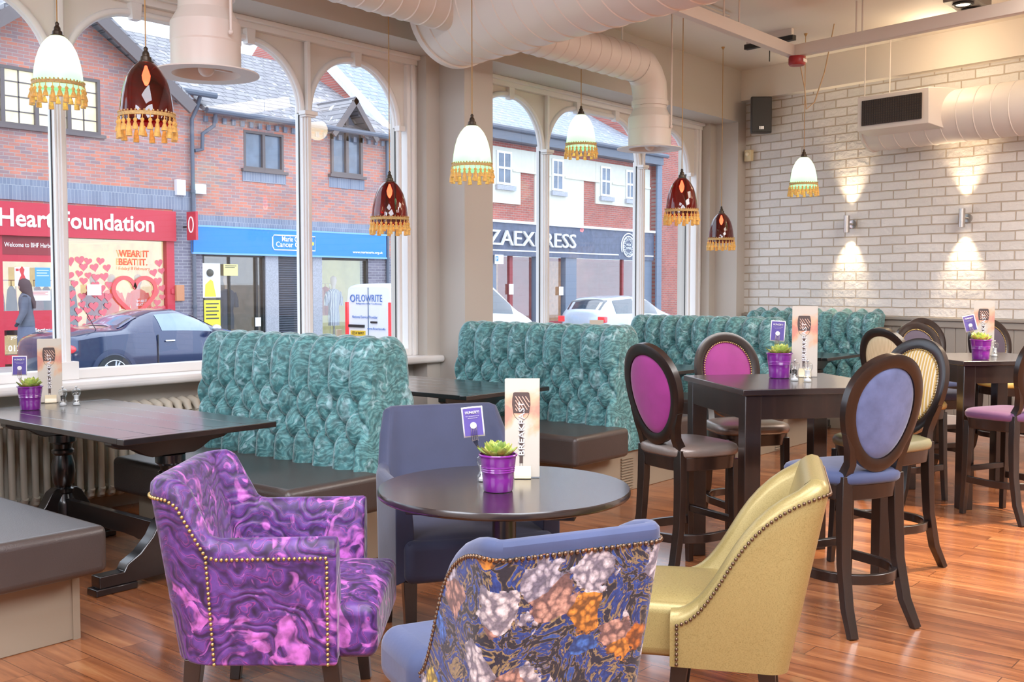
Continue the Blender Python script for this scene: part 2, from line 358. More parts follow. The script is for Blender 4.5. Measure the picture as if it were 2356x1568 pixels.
window(1,2.06,6.44,[(2.15,3.325,0.54),(3.395,5.322,0.5),(5.388,6.36,0.465)])
window(3,-2.98,1.72,[(-2.9,-1.85,0.5),(-1.7,0.2,0.5),(0.35,1.62,0.5)])  # unseen window, added left of the view to let in more daylight
window(2,7.22,11.36,[(7.31,8.365,0.5),(8.425,10.13,0.5),(10.19,11.22,0.5)])
# ------------------------------------------------------------------ ducts
def ductpath(P,r,step=0.16,n=36,ridge=0.006):
    pts=[];rs=[]
    for i in range(len(P)-1):
        a,b=Vector(P[i]),Vector(P[i+1]); L=(b-a).length; k=max(1,int(L/step)); g_=0.006/max(L,0.03)
        for j in range(k):
            t0=j/k; 
            for dt,dr in ((0.0,ridge),(g_,0.0),(1/k-g_,0.0)):
                pts.append(a+(b-a)*(t0+dt)); rs.append(r+dr)
    pts.append(Vector(P[-1])); rs.append(r+ridge)
    return pts,rs
dv=Vector((0.1676,0.9859,0))
d=thing('ventilation_duct','fat white spiral duct running across the ceiling from the window wall','duct',(6.2,5.8,3.66))
e0=Vector((0,0,0)); pts,rs=ductpath([e0,e0-dv*9],0.42,step=0.19,n=48)
q=MB().tube([e0+dv*0.0,e0-dv*0.06],0.435,48,caps=True); q.tube(pts,rs,48); q.build('duct_tube',duct_m,d,smooth=18)
def branch(p0,p1,down,label,name='diffuser_duct'):
    # p0 start at main duct, p1 corner; down z of flange
    t=bpy.data.objects.new('diffuser_branch',None); col.objects.link(t); t.parent=d; t.location=Vector((p1[0],p1[1],down))-d.location; t['label']=label
    o=Vector((p1[0],p1[1],down)); a=Vector(p0)-o; c=Vector(p1)-o
    dr=(c-a).normalized(); er=0.26; P=[a,c-dr*er]
    pts,rs=ductpath(P,0.165,0.15)
    for k in range(1,5):
        an=PI/2*k/4; pts.append(c-dr*er+dr*er*math.sin(an)+Vector((0,0,-er*(1-math.cos(an))))); rs.append(0.168 if k%2 else 0.165)
    z1=c.z-er; 
    for zz,rr in ((z1-0.05,0.165),(z1-0.055,0.175),(z1-0.10,0.175),(z1-0.105,0.158),(0.42,0.158),(0.42,0.165)): pts.append(Vector((0,0,zz))); rs.append(rr)
    MB().tube(pts,rs,36).build('duct_tube',duct_m,t,smooth=22)
    MB().lathe([(0.158,0.43),(0.16,0.37),(0.205,0.29),(0.208,0.18),(0.204,0.17),(0.204,0.0),(0.198,0.0),(0.19,0.25)],n=40,caps=False).build('diffuser_collar',duct_m,t,smooth=18)
    MB().lathe([(0.2,0.02),(0.31,0.0),(0.312,-0.008),(0.2,-0.006),(0.17,0.05),(0.12,0.09)],n=48,caps=False).build('diffuser_flange',duct_m,t,smooth=60)
    MB().ball((0,0,0.03),0.05,16,8).tube([(-0.15,0,0.05),(0.15,0,0.05)],0.006,6).box(-0.19,0.19,-0.012,0.012,0.03,0.1).build('diffuser_core',duct_m,t,smooth=60)
    MB().lathe([(0.001,0.12),(0.19,0.12)],n=30,caps=False).build('diffuser_throat',mat('throat_grey',rgb(120,112,104),0.6),t)
    return t
branch((6.0,5.5,3.57),(3.72,5.5,3.57),2.77,'short round white duct dropping to a flared diffuser before the wide left window')
branch((6.2,5.5,3.57),(8.63,5.5,3.57),2.81,'white elbow duct bending down to a flared diffuser before the right window')
for (x,y,z0,z1) in ((8.66,5.28,3.0,CE),(8.45,5.7,3.62,CE),(3.73,5.26,2.98,CE)):
    tag(MB().tube([(x,y,z0),(x,y,z1)],0.009,8).ball((x,y,z0),0.016,8,6).build('hanging_rod',duct_m,smooth=60),'thin white rod holding up a round duct diffuser','rod','rods holding the diffuser ducts')
t=thing('wall_duct','round white duct along the brick wall ending in a grille box','duct',WL(-0.32,0.0),BW)
pts,rs=ductpath([(0,0.63,3.2),(0,-5,3.2)],0.262,0.17)
MB().tube([(0,0.66,3.2),(0,0.63,3.2)],0.272,40).tube(pts,rs,40).build('duct_tube',duct_m,t,smooth=18)
bxm=MB()
bxm.add([(-0.42,0.58,3.10),(-0.42,-0.20,3.10),(-0.42,0.58,3.45),(-0.42,-0.20,3.45),(0.0,0.56,3.02),(0,-0.32,3.02),(0,0.56,3.47),(0,-0.32,3.47)],[(0,1,3,2),(4,6,7,5),(0,4,5,1),(2,3,7,6),(0,2,6,4),(1,5,7,3)])
bxm.build('grille_box',duct_m,t,bev=0.005,smooth=30)
g=MB().box(-0.432,-0.415,-0.13,0.52,3.15,3.40); g.build('grille_opening',mat('grille_dark',rgb(70,58,46),0.6),t,smooth=0)
g=MB()
for i in range(26): y=-0.13+0.65*i/25; g.box(-0.436,-0.43,y-0.003,y+0.003,3.15,3.40)
for i in range(11): z=3.15+0.25*i/10; g.box(-0.437,-0.431,-0.13,0.52,z-0.003,z+0.003)
g.build('grille',mat('grille_bars',rgb(40,34,30),0.5),t,smooth=0)
for (px) in (1988,2045):
    q=onwall(px,300,-0.36)
    tag(MB().tube([(q.x,q.y,3.42),(q.x,q.y,CE)],0.007,8).build('hanging_rod',duct_m),'thin white rod above the grille box on the brick wall duct','rod','rods above the grille box')
# cable beams
bz=3.70
t1=tag(MB().box(6.6,9.67,4.48,4.56,bz,bz+0.11).build('cable_beam',beam_m,bev=0.004),'white steel channel hung below the ceiling, running away to the red sounder','beam')
J=Vector((9.6,4.5,0)); t2=MB().box(-0.04,0.04,-7,0.06,bz,bz+0.11).build('cable_beam',beam_m,loc=(9.63,4.5,0),rotz=BW,bev=0.004)
tag(t2,'white steel channel hung below the ceiling, parallel to the brick wall','beam')
for px,py in ((1665,60),(1700,80),(1970,60),(1984,62),(1535,45)):
    a=ony(px,py,4.52) if px<1800 else None
    if a is None:
        n=Vector((math.cos(BW),math.sin(BW),0)); r=ray(px,py); a=CAM+r*((Vector((9.63,4.5,0))-CAM).dot(n)/r.dot(n))
    tag(MB().tube([(a.x,a.y,bz+0.05),(a.x,a.y,CE)],0.008,8).build('threaded_rod',beam_m),'thin vertical rod fixing a white ceiling channel to the ceiling','rod','rods fixing the ceiling channels')
c0=ony(1600,25,4.9); 
tag(MB().tube([(7.2,4.95,CE-0.03),(9.15,4.95,CE-0.03)],0.014,8).tube([(8.35,4.95,CE-0.03),(8.35,4.95,CE-0.2),(8.35,4.9,CE-0.2)],0.012,8).build('conduit_pipe',beam_m,smooth=60),'thin white conduit pipe fixed along the ceiling above the channel','pipe')
t=thing('track_spotlight','short black lighting track with one small black lamp','track light',(10.15,5.02,CE),BW+PI/2)
MB().box(-0.3,0.3,-0.03,0.03,-0.12,-0.07).build('track',black,t); MB().box(-0.28,0.28,-0.02,0.02,-0.07,0.0).build('track_mount',beam_m,t); MB().tube([(0.02,-0.03,-0.09),(0.02,-0.03,-0.28)],0.006,6).build('drop_cable',black,t)
t=thing('alarm_sounder','small round red alarm sounder under the meeting of two ceiling channels','alarm',(9.62,4.47,bz))
MB().lathe([(0.075,0),(0.08,-0.02),(0.08,-0.07),(0.07,-0.085),(0.001,-0.09)],n=24).build('body',mat('alarm_red',rgb(150,30,34),0.4),t,smooth=40)
MB().box(-0.03,0.05,-0.0815,-0.078,-0.06,-0.03).build('label_plate',cream,t,smooth=0)
tag(MB().tube([(10.2,4.35,CE),(10.14,4.36,3.9),(10.05,4.38,3.6),(9.92,4.42,3.3),(9.8,4.45,3.22),(9.78,4.46,3.42),(9.7,4.47,3.62)],0.006,6).build('loose_cable',mat('cable_tan',rgb(190,160,120),0.6),smooth=60),'thin tan cable looping loosely below the red alarm sounder','cable')
# twin ceiling spotlight
q=onz(2226,14,3.93)
t=thing('ceiling_spotlight','grey twin spotlight box hanging from the ceiling with two round lamps','spotlight',(q.x,q.y,3.93),R(-90))
MB().box(-0.13,0.13,-0.25,0.25,0.0,0.12).box(-0.02,0.02,-0.02,0.02,0.12,0.17).build('housing',mat('housing_grey',rgb(120,114,108),0.4,metal=0.4),t,bev=0.006)
lamp_m=mat('lamp_glow',(1,0.85,0.6,1),0.5,emit=(1,0.72,0.38,1),es=7)
for yy in (-0.12,0.12):
    l=MB().lathe([(0.085,0.0),(0.09,-0.012),(0.07,-0.02),(0.055,-0.004)],c=(0,yy,0),n=28,caps=False).build('lamp_ring',black,t,smooth=40)
    MB().lathe([(0.001,-0.012),(0.058,-0.012)],c=(0,yy,0),n=24,caps=False).build('lamp_face',lamp_m,l,smooth=0)
# speaker
q=onwall(1748,267,-0.18)
t=thing('wall_speaker','black box loudspeaker on a bracket at the corner of the brick wall','speaker',(q.x,q.y,q.z),R(-52))
MB().add([(-0.13,-0.1,-0.22),(0.13,-0.1,-0.22),(0.13,-0.1,0.22),(-0.13,-0.1,0.22),(-0.09,0.1,-0.2),(0.09,0.1,-0.2),(0.09,0.1,0.2),(-0.09,0.1,0.2)],[(0,1,2,3),(7,6,5,4),(0,4,5,1),(1,5,6,2),(2,6,7,3),(3,7,4,0)]).build('cabinet',mat('speaker_grey',rgb(78,76,74),0.5),t,bev=0.02,smooth=40)
sg=MB().box(-0.115,0.115,-0.112,-0.098,-0.205,0.205).build('grille',black,t,bev=0.006)
bd=MB()
for i in range(4):
    bd.box(-0.025+0.014*i,-0.016+0.014*i,-0.115,-0.111,-0.17,-0.135)
bd.build('badge',steel,sg,smooth=0)
MB().tube([(0.02,0.08,0),(0.12,0.14,0.0)],0.018,8).box(0.1,0.12,0.06,0.22,-0.1,0.1).build('bracket',black,t)
q=onwall(1723,358,-0.06)
t=thing('wall_sensor','small yellowed cream sensor box on the edge of the brick wall','sensor',(q.x,q.y,q.z),BW-PI/2)
MB().box(-0.05,0.05,-0.03,0.03,-0.07,0.07).build('case',mat('aged_cream',rgb(222,204,160),0.5),t,bev=0.01); MB().ball((0,-0.03,0.015),0.03,14,8).build('lens',mat('lens_cream',rgb(236,224,190),0.4),t)
# sconces
glow=mat('sconce_glow',(1,0.8,0.5,1),0.5,emit=(1,0.7,0.35,1),es=8)
def spot(name,loc,rot,e,size,blend,c=(1,0.72,0.42),rad=0.03):
    l=bpy.data.lights.new(name,'SPOT'); l.energy=e; l.spot_size=size; l.spot_blend=blend; l.color=c; l.shadow_soft_size=rad
    o=bpy.data.objects.new(name,l); col.objects.link(o); o.location=loc; o.rotation_euler=rot; o['kind']='helper'; return o
def aim(o,target):
    d_=Vector(target)-Vector(o.location); o.rotation_euler=d_.to_track_quat('-Z','Y').to_euler()
for k,(px,py,lb) in enumerate(((1948,515,'brushed steel up and down tube light nearest the window corner'),(2213,501,'brushed steel up and down tube light further from the window corner'))):
    q=onwall(px,py,-0.1)
    t=thing('wall_sconce',lb+' on the brick wall','wall light',(q.x,q.y,q.z),BW)
    MB().lathe([(0.03,-0.09),(0.032,-0.095),(0.032,0.095),(0.03,0.09),(0.026,0.085)],n=24,caps=False).build('tube',steel,t,smooth=40)
    MB().tube([(0.02,0,0),(0.1,-0.02,0)],0.012,10).tube([(0.085,-0.02,0),(0.1,-0.02,0)],0.045,20).build('wall_mount',steel,t,smooth=40)
    MB().lathe([(0.001,-0.085),(0.029,-0.085)],n=20,caps=False).lathe([(0.001,0.085),(0.029,0.085)],n=20,caps=False).build('lamp_face',glow,t,smooth=0)
    o=spot('sconce_up',(q.x,q.y,q.z+0.1),(PI,0,0),26,R(66),0.9); aim(o,WL(0.02,0,0)+Vector((q.x,q.y,q.z))-WL(0,0,0)+Vector((0,0,0.55)))
    o=spot('sconce_down',(q.x,q.y,q.z-0.1),(0,0,0),26,R(66),0.9); aim(o,Vector((q.x+0.1,q.y,q.z-0.55)))
# ------------------------------------------------------------------ radiator
rad_m=mat('radiator_paint',rgb(200,192,176),0.35)
def radiator(x0,n,label):
    t=thing('column_radiator',label,'radiator',(x0,6.46,0))
    s=MB()
    for i in range(n):
        x=i*0.072
        for dy in (-0.075,0.0,0.075): s.tube([(x,dy,0.15),(x,dy,0.66)],0.021,8)
        s.tube([(x,-0.09,0.64),(x,-0.06,0.69),(x,0,0.705),(x,0.06,0.69),(x,0.09,0.64)],[0.02,0.03,0.032,0.03,0.02],8)
        s.tube([(x,-0.09,0.2),(x,-0.06,0.155),(x,0,0.14),(x,0.06,0.155),(x,0.09,0.2)],[0.02,0.03,0.032,0.03,0.02],8)
    s.build('columns',rad_m,t,smooth=60)
    MB().tube([(-0.02,0,0.19),(n*0.072-0.05,0,0.19)],0.024,10).tube([(-0.02,0,0.655),(n*0.072-0.05,0,0.655)],0.024,10).build('header_pipe',rad_m,t,smooth=60)
    MB().box(0.1,0.14,-0.09,0.09,0,0.15).box(n*0.072-0.2,n*0.072-0.16,-0.09,0.09,0,0.15).build('foot',rad_m,t,bev=0.005)
radiator(1.9,35,'cream column radiator under the wide window beside the nearest trestle table')
radiator(7.35,18,'cream column radiator under the right window behind the far benches')
# ------------------------------------------------------------------ fabrics
teal=swirl('teal_velvet',[(0.3,rgb(66,118,122)),(0.48,rgb(80,136,140)),(0.62,rgb(88,146,148)),(0.68,rgb(132,178,178)),(0.72,rgb(90,146,148))],scale=7,dist=2.4,wscale=10,rough=0.6,sheen=0.5,bump=0.1,patch=(rgb(148,188,194),9.0,0.59))
leather=mat('brown_leather',rgb(66,56,52),0.34,spec=0.6,var=0.12,vscale=3,bump=0.25,bscale=160)
pewter=mat('pewter_leather',rgb(128,116,108),0.3,metal=0.35,bump=0.2,bscale=180)
purple=swirl('purple_velvet',[(0.25,rgb(46,14,66)),(0.38,rgb(74,38,112)),(0.47,rgb(82,48,124)),(0.495,rgb(150,54,132)),(0.515,rgb(66,22,88)),(0.60,rgb(84,50,126)),(0.63,rgb(140,56,130)),(0.66,rgb(88,50,126))],scale=4.5,dist=4.5,wscale=6,rough=0.5,sheen=0.22,bump=0.9,patch=(rgb(186,98,186),8.0,0.545))
navy_vel=mat('blue_velvet',rgb(62,73,110),0.75,sheen=0.3,var=0.16,vscale=5,bump=0.1)
darknavy=mat('navy_velvet',rgb(54,60,88),0.75,sheen=0.25,var=0.14,vscale=5,bump=0.1)
bluestool=mat('periwinkle_velvet',rgb(94,106,150),0.7,sheen=0.35,var=0.22,vscale=14,bump=0.1)
magenta=mat('magenta_velvet',rgb(146,40,122),0.7,sheen=0.25,var=0.12,vscale=9,bump=0.1)
olive=mat('olive_leather',rgb(132,126,92),0.4,bump=0.15,bscale=150)
yellowseat=mat('yellow_leather',rgb(206,170,84),0.4)
plumseat=mat('plum_velvet',rgb(96,58,102),0.7,sheen=0.4,var=0.1,vscale=8)
nightvel=mat('aubergine_velvet',rgb(66,56,76),0.75,sheen=0.5)
def goldmat():
    m,nt,b=newmat('mustard_sheen'); L=nt.links
    tc=nd(nt,'ShaderNodeTexCoord'); mp=nd(nt,'ShaderNodeMapping'); mp.inputs['Scale'].default_value=(60,60,400); L.new(tc.outputs['Object'],mp.inputs['Vector'])
    n=nd(nt,'ShaderNodeTexNoise',Scale=3.0,Detail=3.0); L.new(mp.outputs[0],n.inputs['Vector'])
    mp2=nd(nt,'ShaderNodeMapping'); mp2.inputs['Scale'].default_value=(400,400,50); L.new(tc.outputs['Object'],mp2.inputs['Vector'])
    n2=nd(nt,'ShaderNodeTexNoise',Scale=3.0,Detail=3.0); L.new(mp2.outputs[0],n2.inputs['Vector'])
    a=nd(nt,'ShaderNodeMath',operation='ADD'); L.new(n.outputs['Fac'],a.inputs[0]); L.new(n2.outputs['Fac'],a.inputs[1])
    r=ramp(nt,[(0.7,rgb(134,118,66)),(1.0,rgb(166,148,92)),]); L.new(a.outputs[0],r.inputs['Fac']); r.color_ramp.elements[1].position=1.0; r.color_ramp.elements[0].position=0.8
    L.new(r.outputs['Color'],b.inputs['Base Color']); b.inputs['Roughness'].default_value=0.36; b.inputs['Metallic'].default_value=0.3
    return m
mustard=goldmat()
def stripemat(name,c1,c2,sc_):
    m,nt,b=newmat(name); L=nt.links
    tc=nd(nt,'ShaderNodeTexCoord'); w=nd(nt,'ShaderNodeTexWave',Scale=sc_,Distortion=0.15); w.bands_direction='X'; L.new(tc.outputs['Object'],w.inputs['Vector'])
    r=ramp(nt,[(0.25,c1),(0.4,c2)]); L.new(w.outputs['Fac'],r.inputs['Fac']); L.new(r.outputs['Color'],b.inputs['Base Color']); b.inputs['Roughness'].default_value=0.5
    return m
creamstripe=stripemat('cream_stripe',rgb(196,178,132),rgb(226,212,170),28)
goldstripe=stripemat('gold_stripe',rgb(236,226,200),rgb(212,176,96),16)
def floralmat():
    m,nt,b=newmat('floral_tapestry'); L=nt.links
    tc=nd(nt,'ShaderNodeTexCoord')
    n=nd(nt,'ShaderNodeTexNoise',Scale=9.0,Detail=5.0); L.new(tc.outputs['Object'],n.inputs['Vector'])
    vm=nd(nt,'ShaderNodeVectorMath',operation='MULTIPLY_ADD'); vm.inputs[1].default_value=(0.07,0.07,0.07); L.new(n.outputs['Color'],vm.inputs[0]); L.new(tc.outputs['Object'],vm.inputs[2])
    v1=nd(nt,'ShaderNodeTexNoise',Scale=8.0,Detail=4.0,Distortion=1.8); v1.inputs['Roughness'].default_value=0.6; L.new(tc.outputs['Object'],v1.inputs['Vector'])
    g=ramp(nt,[(0.0,rgb(26,24,38)),(0.38,rgb(30,30,50)),(0.40,rgb(150,128,88)),(0.425,rgb(150,128,88)),(0.44,rgb(26,42,104)),(0.50,rgb(40,70,150)),(0.512,rgb(140,118,80)),(0.535,rgb(28,26,40)),(0.60,rgb(34,32,46)),(0.615,rgb(140,118,80)),(0.63,rgb(46,80,156)),(1.0,rgb(30,52,120))]); L.new(v1.outputs['Fac'],g.inputs['Fac'])
    v=nd(nt,'ShaderNodeTexVoronoi',Scale=10.0); v.inputs['Randomness'].default_value=0.85; L.new(vm.outputs[0],v.inputs['Vector'])
    sp=nd(nt,'ShaderNodeSeparateColor'); L.new(v.outputs['Color'],sp.inputs[0])
    fc=ramp(nt,[(0.0,rgb(226,222,224)),(0.16,rgb(216,124,34)),(0.30,rgb(206,206,220)),(0.42,rgb(226,200,70)),(0.54,rgb(70,120,210)),(0.66,rgb(206,160,140)),(0.78,rgb(230,150,50)),(0.88,rgb(220,218,226))],'CONSTANT'); L.new(sp.outputs[0],fc.inputs['Fac'])
    pet=nd(nt,'ShaderNodeTexVoronoi',Scale=46.0); L.new(vm.outputs[0],pet.inputs['Vector'])
    pr_=ramp(nt,[(0.10,(1.15,1.15,1.15,1)),(0.42,(0.75,0.7,0.72,1)),(0.62,(0.22,0.2,0.26,1))]); L.new(pet.outputs['Distance'],pr_.inputs['Fac'])
    mu=nd(nt,'ShaderNodeMixRGB',blend_type='MULTIPLY'); mu.inputs['Fac'].default_value=0.95; L.new(fc.outputs['Color'],mu.inputs['Color1']); L.new(pr_.outputs['Color'],mu.inputs['Color2'])
    ne=nd(nt,'ShaderNodeTexNoise',Scale=34.0,Detail=4.0); L.new(tc.outputs['Object'],ne.inputs['Vector'])
    sc2=nd(nt,'ShaderNodeMath',operation='MULTIPLY_ADD'); L.new(ne.outputs['Fac'],sc2.inputs[0]); sc2.inputs[1].default_value=0.9; L.new(v.outputs['Distance'],sc2.inputs[2])
    msk=ramp(nt,[(0.90,(1,1,1,1)),(0.94,(0,0,0,1))]); mdv=nd(nt,'ShaderNodeMath',operation='MULTIPLY'); mdv.inputs[1].default_value=0.83; L.new(sc2.outputs[0],mdv.inputs[0]); L.new(mdv.outputs[0],msk.inputs['Fac'])
    sel=ramp(nt,[(0.0,(1,1,1,1)),(0.74,(0,0,0,1))],'CONSTANT'); L.new(sp.outputs[1],sel.inputs['Fac'])
    mk=nd(nt,'ShaderNodeMath',operation='MULTIPLY'); L.new(msk.outputs['Color'],mk.inputs[0]); L.new(sel.outputs['Color'],mk.inputs[1])
    mx=nd(nt,'ShaderNodeMixRGB'); L.new(mk.outputs[0],mx.inputs['Fac']); L.new(g.outputs['Color'],mx.inputs['Color1']); L.new(mu.outputs['Color'],mx.inputs['Color2'])
    f=nd(nt,'ShaderNodeTexNoise',Scale=110.0,Detail=3.0); L.new(tc.outputs['Object'],f.inputs['Vector'])
    fr=ramp(nt,[(0.35,(0.55,0.55,0.55,1)),(0.65,(1.15,1.15,1.15,1))]); L.new(f.outputs['Fac'],fr.inputs['Fac'])
    m2=nd(nt,'ShaderNodeMixRGB',blend_type='MULTIPLY'); m2.inputs['Fac'].default_value=0.8; L.new(mx.outputs['Color'],m2.inputs['Color1']); L.new(fr.outputs['Color'],m2.inputs['Color2'])
    L.new(m2.outputs['Color'],b.inputs['Base Color']); b.inputs['Roughness'].default_value=0.75; b.inputs['Sheen Weight'].default_value=0.15
    bp=nd(nt,'ShaderNodeBump'); bp.inputs['Strength'].default_value=0.6; bp.inputs['Distance'].default_value=0.003; L.new(mk.outputs[0],bp.inputs['Height']); L.new(bp.outputs['Normal'],b.inputs['Normal'])
    return m
floral=floralmat()
# ------------------------------------------------------------------ benches
plinth_m=mat('plinth_paint',rgb(150,136,116),0.55)
def tuft(sides=2):
    # profile list of (x,z,nx,nz,a,side)
    prof=[]; H=1.075; r=0.105
    wz=lambda z: 0.20-0.075*(z-0.3)/(H-0.3)
    nv=64
    side=[(-wz(0.3+(H-0.3)*i/nv),0.3+(H-0.3)*i/nv) for i in range(nv)]
    arc=[(-wz(H)*math.cos(PI/2*i/14),H+r*math.sin(PI/2*i/14)) for i in range(15)]
    left=side+arc; full=left+[(-x,z) for x,z in reversed(left[:-1])] if sides==2 else left+[(x,H+r) for x in (0.05,0.1)]
    A=[0];
    for i in range(1,len(full)): A.append(A[-1]+math.hypot(full[i][0]-full[i-1][0],full[i][1]-full[i-1][1]))
    mid=A[len(left)-1]
    out=[]
    for i,(x,z) in enumerate(full):
        a=full[max(0,i-1)]; b=full[min(len(full)-1,i+1)]; tx,tz=b[0]-a[0],b[1]-a[1]; l=math.hypot(tx,tz); out.append((x,z,-tz/l,tx/l,abs(A[i]-mid)))
    return out
def backrest_mesh(L=1.56,sides=2):
    prof=tuft(sides); pu=L/9.0; nu=200; PV=0.118; A0=0.30
    def hgt(u,a):
        V=(a-A0)/PV; U=u/pu; Vc=min(max(V,0),3)
        p=U+Vc/2; q=U-Vc/2
        s1=abs(math.sin(PI*p)); s2=abs(math.sin(PI*q))
        h=(s1*s2)**0.42
        d=9
        for k in range(4):
            du=(U-(0.5 if k%2 else 0)); du-=round(du); d=min(d,math.hypot(du*pu,(V-k)*PV))
        pit=math.exp(-(d/0.022)**2)
        fade=1.0
        if a<0.09: fade=0.35+0.65*(a/0.09)
        return 0.07*h*fade-0.04*pit
    def fn(s,t):
        i=min(int(t*(len(prof)-1)),len(prof)-1); x,z,nx,nz,a=prof[i]; u=s*L
        e=min(u,L-u); ef=min(1,e/0.03)
        h=hgt(u,a)*ef**0.5
        return (x+nx*h,u,z+nz*h)
    mb=MB(); mb.grid(fn,nu,len(prof)-1)
    # end panels
    for u in (0,L):
        ring=[(x,u,z) for x,z,_,_,_ in prof]; mb.add(ring,[tuple(range(len(ring)))])
    return mb
def bench(name,label,cx,left=True,right=True,group=None):
    y0=4.22
    t=thing(name,label,'bench',(cx,y0,0),0,group)
    bs=backrest_mesh(1.56,2 if right else 1).build('tufted_backrest',teal,t,smooth=75)
    x0=-0.645 if left else -0.1; x1=0.745 if right else 0.08
    MB().box(x0,x1,0.03,1.5,0,0.30).build('plinth',plinth_m,t,bev=0.004)
    for a_,b_ in ((x0-0.002,x0+0.03),(x1-0.03,x1+0.002)): MB().box(a_,b_,0.024,0.05,0.0,0.3).build('plinth_trim',plinth_m,t,smooth=0)
    if left: MB().box(-0.805,-0.165,-0.12,1.52,0.295,0.5).build('seat_cushion',leather,t,bev=0.035,seg=5,smooth=50)
    if right: MB().box(0.165,0.805,-0.12,1.52,0.295,0.5).build('seat_cushion',leather,t,bev=0.035,seg=5,smooth=50)
    v=MB()
    for i in range(12): v.box(-0.06,0.10,0.018,0.034,0.02+i*0.02,0.029+i*0.02)
    v.build('vent_grille',plinth_m,t,smooth=0)
    return t
bench('booth_bench','brown leather booth seat in the bottom left corner, its taupe plinth end facing us',1.46)
bench('booth_bench','teal buttoned booth bench behind the purple armchair',4.0)
bench('booth_bench','teal buttoned booth bench behind the round table, with its vent grille by the magenta stool',6.37)
bench('booth_bench','teal buttoned booth bench behind the nearer high table',8.86)
bench('booth_bench','teal buttoned booth bench standing against the white brick wall',11.28,right=False)
bpy.context.view_layer.update()
# ------------------------------------------------------------------ trestle tables
def trestle(label,cx,cy,L=1.74,W=0.87,first=[None]):
    if first[0]: 
        t=dup(first[0],loc=(cx,cy,0),label=label); return t
    t=thing('trestle_table',label,'table',(cx,cy,0),0,'trestle tables between the benches')
    H=0.79; p=MB(); n=5; w=W/n
    for i in range(n): p.box(-W/2+i*w+0.001,-W/2+(i+1)*w-0.001,-L/2+0.06,L/2-0.06,H-0.03,H)
    p.box(-W/2,W/2,-L/2,-L/2+0.059,H-0.03,H).box(-W/2,W/2,L/2-0.059,L/2,H-0.03,H).box(-W/2+0.01,W/2-0.01,-L/2+0.02,L/2-0.02,H-0.032,H-0.01)
    MB().box(-0.3,-0.0,0,0,0,0) if 0 else None
    p.build('table_top',blackwood,t,bev=0.003,seg=2)
    for y in (-0.56,0.56):
        prof=[(-0.34,0.758),(-0.34,0.72),(-0.30,0.70),(-0.22,0.69),(-0.16,0.655),(-0.12,0.64),(0.12,0.64),(0.16,0.655),(0.22,0.69),(0.30,0.70),(0.34,0.72),(0.34,0.758)]
        MB().prism(prof,'y',y-0.035,y+0.035).build('top_bracket',blackwood,t,bev=0.004)
        MB().lathe([(0.075,0.64),(0.075,0.6),(0.055,0.585),(0.05,0.56),(0.062,0.55),(0.062,0.535),(0.05,0.52),(0.063,0.47),(0.066,0.42),(0.058,0.36),(0.045,0.335),(0.06,0.325),(0.06,0.305),(0.048,0.295),(0.062,0.26),(0.07,0.24),(0.07,0.1)],c=(0,y,0),n=28).build('turned_post',blackwood,t,smooth=35)
        f=[(-0.42,0.035),(-0.42,0.095),(-0.29,0.095),(-0.27,0.13),(-0.20,0.17),(-0.13,0.24),(-0.09,0.31),(-0.06,0.33),(0.06,0.33),(0.09,0.31),(0.13,0.24),(0.17,0.17),(0.21,0.13),(0.23,0.095),(0.29,0.095),(0.29,0.035)]
        MB().prism(f,'y',y-0.04,y+0.04).box(-0.44,-0.22,y-0.045,y+0.045,0,0.035).box(0.12,0.30,y-0.045,y+0.045,0,0.035).build('foot',blackwood,t,bev=0.005)
    st=[(-0.54,0.17),(-0.54,0.27),(0.54,0.27),(0.54,0.17)]
    for i in range(25): 
        y=0.54-1.08*i/24; st.append((y,0.17-0.02*abs(math.sin(i/24*PI*5))*(0.3 if 6<i<18 else 1)))
    MB().prism(st,'x',-0.02,0.02).build('stretcher',blackwood,t,bev=0.003)
    first[0]=t; return t
trestle('black trestle table with the menu and potted plant beside the window',2.985,5.34)
trestle('black trestle table between the first two teal benches, nearest the round table',5.42,5.42)
trestle('black trestle table partly hidden behind the far magenta stool',7.85,5.40)
trestle('black trestle table in front of the last teal bench by the brick wall',10.32,5.1)
# ------------------------------------------------------------------ round table
RT=(2.98,2.53)
t=thing('round_table','round dark wood pedestal table holding a purple bucket and tall menu','table',(RT[0],RT[1],0))
MB().lathe([(0.001,0.72),(0.46,0.72),(0.468,0.724),(0.472,0.73),(0.472,0.742),(0.468,0.75),(0.001,0.75)],n=96).build('table_top',darktop,t,smooth=30,rotz=R(40))
MB().box(-0.3,0.3,-0.3,0.3,0.695,0.72).build('top_plate',black,t,rotz=R(30),bev=0.004)
MB().lathe([(0.045,0.695),(0.045,0.1),(0.06,0.06)],n=28).build('pedestal',darkwood,t,smooth=40)
b_=MB()
for a in range(4):
    an=a*PI/2+R(15); b_.tube([(0,0,0.07),(0.2*math.cos(an),0.2*math.sin(an),0.05),(0.34*math.cos(an),0.34*math.sin(an),0.025)],[0.035,0.03,0.022],8,sq=(1,0.9))
b_.build('cross_base',black,t,bev=0.004)
